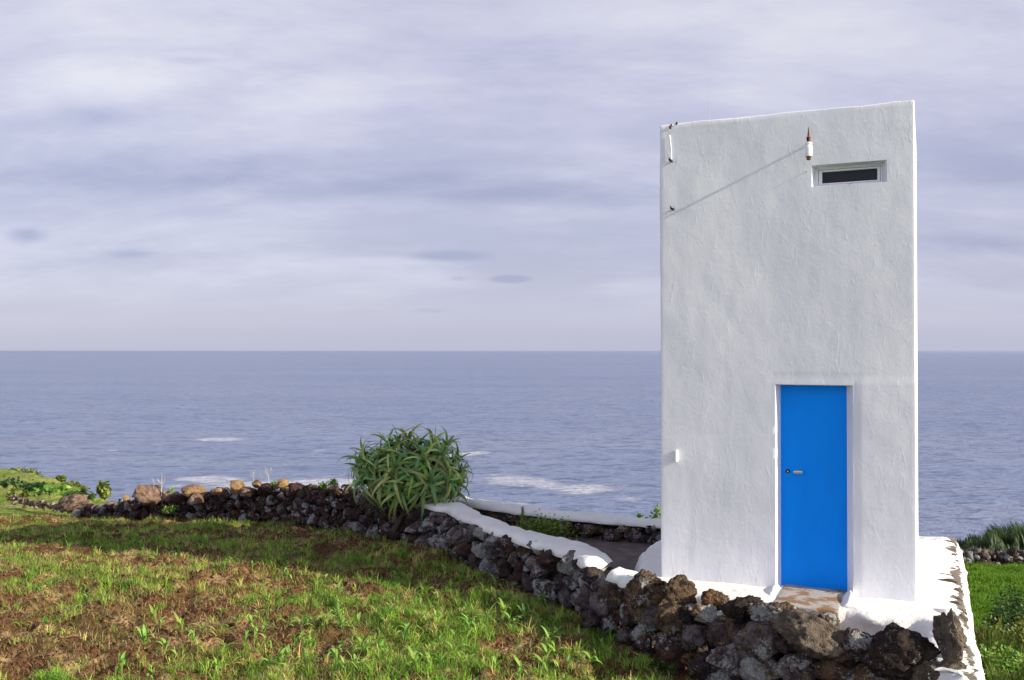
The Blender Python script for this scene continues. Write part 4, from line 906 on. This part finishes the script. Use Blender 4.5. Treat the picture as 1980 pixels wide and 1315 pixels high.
# dry stalks on the left wall
for (px, py0, py1, d, w, lb) in ((312, 955, 912, 19.4, 1.0, 'taller pale dry stalk beside the big tan boulder'), (297, 950, 922, 19.4, .5, 'thin dry stalk left of the big tan boulder'), (489, 935, 905, 17.8, .6, 'single bare stalk above the jagged golden stone'), (519, 938, 902, 17.4, .8, 'forked dry stalk between the golden stones'), (505, 935, 915, 17.5, .4, 'shortest dry twig between the golden stones')):
    rt = empty('dry_stalk', at(px, py0+4, d)); tag(rt, lb, 'plant'); rd = random.Random(px); H = (py0-py1)*d/F; lst = [([(0, 0, 0), (rd.uniform(-.02, .02), 0, H*.5), (rd.uniform(-.03, .03), 0, H)], [.012*w, .009*w, .004*w])]
    for k in range(5):
        z = H*rd.uniform(.4, .85); s = rd.choice((-1, 1)); lst.append(([(0, 0, z), (s*.05*w, rd.uniform(-.03, .03), z+.05), (s*.08*w, 0, z+.13*w)], [.007*w, .005*w, .003*w]))
    me = tubes('stalk', lst, M['twig'], rt, 5)
for i, (px, py, d, w, lb) in enumerate([(327, 952, 19.3, .12, 'small green plant tucked behind the big tan boulder'), (528, 938, 17.3, .10, 'yellow-green tuft among the golden stones of the wall'), (638, 942, 16.2, .16, 'scrappy green creeper on the wall top left of the aloe'), (330, 985, 18.6, .16, 'bright leafy weed at the foot of the left wall'), (650, 935, 16.1, .1, 'wispy sprig above the wall creeper')]):
    shrub('wall_plant', at(px, py+6, d), (w, w, w), 200, .022, BG if i != 4 else DG, 740+i, lb, 'plant')

# aloe
ac = at(790, 925, 14.05); rt = empty('aloe_bush', (ac.x, ac.y, ac.z-.55)); tag(rt, 'big round aloe bush of drooping spiky rosettes growing over the stone wall', 'bush')
def rosette(seed, scale, dead=False):
    rd = random.Random(seed); V = []; Q = []; C = []; n = 17
    for k in range(n):
        a = k*2.399+rd.uniform(-.2, .2); f = k/n; el_ = 1.3-1.25*f+rd.uniform(-.12, .12); L = scale*(.6+.55*f**.5)*rd.uniform(.85, 1.15)
        base_c = (.13, .27, .08) if rd.random() < .6 else (.28, .42, .12); c = tuple(x*rd.uniform(.75, 1.2) for x in base_c)
        c2 = tuple(x*y for x, y in zip(c, (1.5, 1.25, 1.2))) if rd.random() < .93 else (.28, .20, .10)
        if k > n-4 and rd.random() < .6: c = (.26, .20, .11); c2 = (.32, .24, .13)
        leaf_strip(V, Q, C, (0, 0, f*-.05*scale), (math.cos(a)*math.cos(el_), math.sin(a)*math.cos(el_), math.sin(el_)), (0, 0, 1) if el_ < 1.2 else (math.sin(a), -math.cos(a), .3), L, scale*.115, 1.9+3.2*f*rd.uniform(.7, 1.3), c, 10, .38, prof=lambda t: (1-t)**.75*(.8+.4*t)+.01, col2=c2)
    return mesh_np('rosette', V, Q, None, np.array(C))
RM = [rosette(k, 1.0) for k in range(7)]
for m_ in RM: m_.materials.append(M['aloe'])
rd = random.Random(3); cand = [(790+dx_, 905+dy_) for dx_, dy_ in ()]
pts3 = []
heads = [(790, 858, -.2), (765, 900, -.75), (800, 918, -.85), (738, 942, -.75), (855, 870, -.45), (838, 842, 0), (770, 838, -.1), (700, 885, -.3), (690, 900, -.1), (893, 912, -.3), (888, 940, -.4), (850, 962, -.65), (735, 875, -.5), (820, 885, -.65), (720, 915, -.6), (775, 955, -.8), (815, 955, -.75), (865, 905, -.6), (700, 935, -.5), (750, 845, .1), (812, 845, .15), (865, 850, .2), (700, 865, .1), (885, 885, .2), (790, 835, .2), (835, 860, -.3), (755, 870, -.55), (870, 935, -.65), (710, 895, -.5), (880, 960, -.35), (830, 935, -.8), (760, 925, -.85)]
for k in range(5):
    a = rd.uniform(0, PI); heads.append((790+math.cos(a)*rd.uniform(40, 90), 915-math.sin(a)*rd.uniform(15, 50), rd.uniform(.2, .75)))
heads = [(790+(x-790)*.93, 915+(y-915)*(.74 if y < 915 else .85), z_) for x, y, z_ in heads]
cen = Vector((ac.x, ac.y, ac.z-.30))
for i, (px, py, dy_) in enumerate(heads):
    p = at(px, py, 14.05+dy_*.82); q = p-cen; dirn = q.normalized(); dirn = (dirn+Vector((0, -.15, .12))).normalized()
    o = bpy.data.objects.new('rosette', RM[i % 7]); COL.objects.link(o); o.parent = rt; o.location = Vector(p)-rt.location
    o.rotation_euler = (Matrix.Rotation(0, 3, 'X') @ dirn.to_track_quat('Z', 'Y').to_matrix() @ Matrix.Rotation(rd.uniform(0, 6.28), 3, 'Z')).to_euler(); s = rd.uniform(.46, .60); o.scale = (s, s, s)
    pts3.append(o.location.copy())
tubes('stems', [([(rd.uniform(-.2, .2), rd.uniform(-.2, .2), -.2), tuple(p*.6+Vector((0, 0, .1))), tuple(p)], [.05, .04, .03]) for p in pts3], M['bark'], rt, 6)
V = []; Q = []; C = []
for k in range(800):      # dead hanging leaves, plus dark ones painting the shade inside the bush
    th_ = rd.uniform(0, 6.28); ph = rd.uniform(-.2, 1.3); r = rd.uniform(.35, .74); p = (math.cos(th_)*math.cos(ph)*r*.95, math.sin(th_)*math.cos(ph)*r*.85, .22+math.sin(ph)*r*.75)
    a = rd.uniform(0, 6.28); leaf_strip(V, Q, C, p, (math.cos(a), math.sin(a), rd.uniform(-.2, .5)), (0, 0, 1), rd.uniform(.2, .4), .035, rd.uniform(1, 3), rd.choice([(.10, .065, .04), (.20, .14, .08), (.05, .06, .03), (.04, .06, .025)]), 4, .3, prof=lambda t: (1-t)+.03)
link('dead_and_shade_leaves', mesh_np('dead_and_shade_leaves', V, Q, None, np.array(C)), M['aloe'], rt)

# headland shrubs and far wall
def hill_z(px, py, d): return at(px, py, d)
hs = [(33, 918, 60, 28, 18, 'left one of two dark round bushes on the headland skyline'), (56, 924, 58, 36, 20, 'right, wider one of two dark bushes on the headland skyline'), (198, 951, 42, 20, 20, 'lone windswept bush at the tip of the green headland'), (112, 928, 55, 20, 8, 'low scrub on the headland edge halfway down'),
      (12, 946, 46, 50, 24, 'dark thicket at the left picture edge below the skyline'), (58, 950, 42, 46, 24, 'dark green thicket in the middle of the headland slope'), (105, 957, 38, 52, 22, 'brighter thicket above the far rubble wall'), (35, 958, 36, 26, 16, 'round yellowish bush just above the far rubble wall'), (150, 962, 36, 40, 14, 'low bush behind the reddish rock'), (135, 938, 52, 26, 7, 'flat scrub on the headland rim near its tip'), (155, 946, 50, 26, 7, 'sparse scrub on the rim just before the lone bush')]
for i, (px, py, d, w, h, lb) in enumerate(hs):
    s = d/F; r = (w/2*s*1.15, w/2*s, h*s*.85); shrub('shrub', at(px, py+h*.5, d-.4), r, 900, .12, [OG, OG, OG, OG, DG, DG, BG, OG, DG, OG, OG][i], 760+i, lb, 'bush', .5, lift=.55)
rd = random.Random(21); it = []
for k in range(230):
    t = rd.random(); px = 18+t*125; py = np.interp(px, [18, 60, 145], [958, 968, 983])+rd.gauss(5, 3.6)*(1-.4*t); it.append((tuple(at(px, py, np.interp(px, [18, 145], [32, 24])+rd.uniform(-.2, .2))), rd.uniform(.035, .085)))
tag(merged_rocks('rubble_wall', it, 'rock_m', None, 2), 'distant low rubble wall crossing the green slope at the far left', 'wall')

# right-hand meadow: far wall, hedge, weeds
D0 = 27.0
it = []
for k in range(330):
    px = rd.uniform(1820, 2250); py = rd.uniform(1067, 1096); d = D0+rd.uniform(-.15, .15); it.append((tuple(at(px, py, d)), rd.uniform(.08, .17)))
rw = empty('field_wall', at(1960, 1098, D0)); tag(rw, 'dark lava stone wall under the hedge beyond the right-hand meadow', 'wall')
vis = [q for q in it if q[0][0]/q[0][1] < (2010-990)/F and q[0][0]/q[0][1] > (1880-990)/F]; big = sorted(vis, key=lambda q: -q[1])[:60]; rnd = random.Random(5)
for p, r in big: place_stone(p, r, rnd.choice(['rock_b', 'rock_a', 'rock_r', 'rock_b']), rnd, rw)
merged_rocks('small_stones', [q for q in it if q not in big], 'rock_a', rw, 2, 'stuff')
a = at(1820, 1072, D0+.25); b_ = at(2250, 1072, D0+.25); bm = bmesh.new(); 
V = [(a.x, a.y, a.z), (b_.x, b_.y, b_.z), (b_.x, b_.y, b_.z-1.2), (a.x, a.y, a.z-1.2), (a.x, a.y+.4, a.z), (b_.x, b_.y+.4, b_.z), (b_.x, b_.y+.4, b_.z-1.2), (a.x, a.y+.4, a.z-1.2)]
V = [(x-rw.location.x, y-rw.location.y, z-rw.location.z) for x, y, z in V]
link('rubble_core', mesh_np('rubble_core', V, [(0, 1, 2, 3), (0, 4, 5, 1), (4, 7, 6, 5), (0, 3, 7, 4), (1, 5, 6, 2)], sm=False), M['core'], rw)
rg = np.random.RandomState(8); n = 30000; hp = at(1860, 1075, 28.6); hx = rg.uniform(hp.x-1.0, hp.x+6.5, n); hy = rg.uniform(27.9, 29.8, n)
hk = np.interp((hx/hy)*F+990, [1860, 1895, 1920, 1960, 1990, 2100], [.35, .62, .85, .80, .95, .9])*(1+.3*fbm(np.stack([hx*2.5, hy*1.5, hx*0], 1), 3, 5))
hz_ = float(at(1900, 1078, 28.6).z)+rg.uniform(-.3, .55, n)*hk
hr = empty('hedge', (hp.x+2, 28.8, hp.z-.3)); tag(hr, 'feathery dark green hedge along the top of the far right wall', 'hedge')
blades('foliage', np.stack([hx-hr.location.x, hy-hr.location.y, hz_-hr.location.z], 1), .36*hk*rg.uniform(.5, 1.3, n), np.full(n, .022), pal(n, [(.045, .085, .035), (.08, .13, .05), (.14, .18, .07)], [3, 3, 1], 3), .45, 'leaf', 8, hr, None)
# meadow grass
rg = np.random.RandomState(18); n = 120000; y = rg.uniform(10.0, 26.9, n); x = y*rg.uniform(.44, .64, n); xb_ = 4.0+(y-7.5)*.44+.05; k = x > xb_; x, y = x[k], y[k]; n = len(x); z = ground(x, y)
p = np.stack([x, y, x*0], 1); tall = sst(-y, -15.5, -12.5); hg = (.10+.09*fbm(p*1.6, 3, 2))*(1+tall*1.9)*rg.uniform(.6, 1.3, n)
c = pal(n, [(.12, .26, .018), (.18, .35, .03), (.28, .38, .07)], [3, 4, 1], 6); c2 = pal(n, [(.09, .17, .03), (.20, .26, .06), (.36, .33, .16)], [4, 3, 1.4], 7); w = (rg.uniform(0, 1, n) < tall*.85)[:, None]
tag(blades('meadow_grass', np.stack([x, y, z], 1), hg, np.where(tall > .5, .012, .016)*rg.uniform(.7, 1.2, n), np.where(w, c2, c), .6, 'blade', 5), 'lush bright green grass of the meadow right of the tower', 'grass')
for i, (px, py, d, w, h, cl, lb) in enumerate([(1965, 1185, 14.5, 70, 60, DG, 'dark bramble bush at the right picture edge in the meadow'), (1915, 1240, 12.8, 60, 46, OG, 'yellow-green weed clump close to the white edge wall'), (1985, 1245, 12.4, 70, 60, OG, 'tangled weeds below the dark bramble at the right edge'), (1900, 1300, 12.0, 50, 44, BG, 'bright leafy weeds in the bottom right beside the white wall'), (1950, 1300, 11.6, 80, 56, BG, 'broad bright weeds at the bottom right corner'), (1930, 1200, 13.6, 40, 26, DG, 'small dark weed in the meadow left of the bramble')]):
    s = d/F; c = at(px, py, d); zg = float(ground(c.x, c.y)); shrub('meadow_weed' if i else 'bramble_bush', (c.x, c.y, zg), (w*s*.6, w*s*.6, max(.3, (c.z-zg)+h*s*.4)), 1500, .026, cl, 800+i, lb, 'weed' if i else 'bush', .5, lift=.45)

# ------------------------------------------------------------------ sea haze
m = bpy.data.materials.new('sea_haze'); m.use_nodes = True; t = m.node_tree; t.nodes.clear()
v = nn(t, 'ShaderNodeVolumePrincipled', {'Color': (.50, .59, .82, 1), 'Density': 2.4e-5, 'Anisotropy': .2}); nn(t, 'ShaderNodeOutputMaterial', {'Volume': v.outputs[0]})
bm = bmesh.new(); bm_box(bm, (-L_*1.01, -400, SEA-6), (L_*1.01, L_*1.01, 7.0)); tag(bmobj('haze', bm, m), kind='stuff')
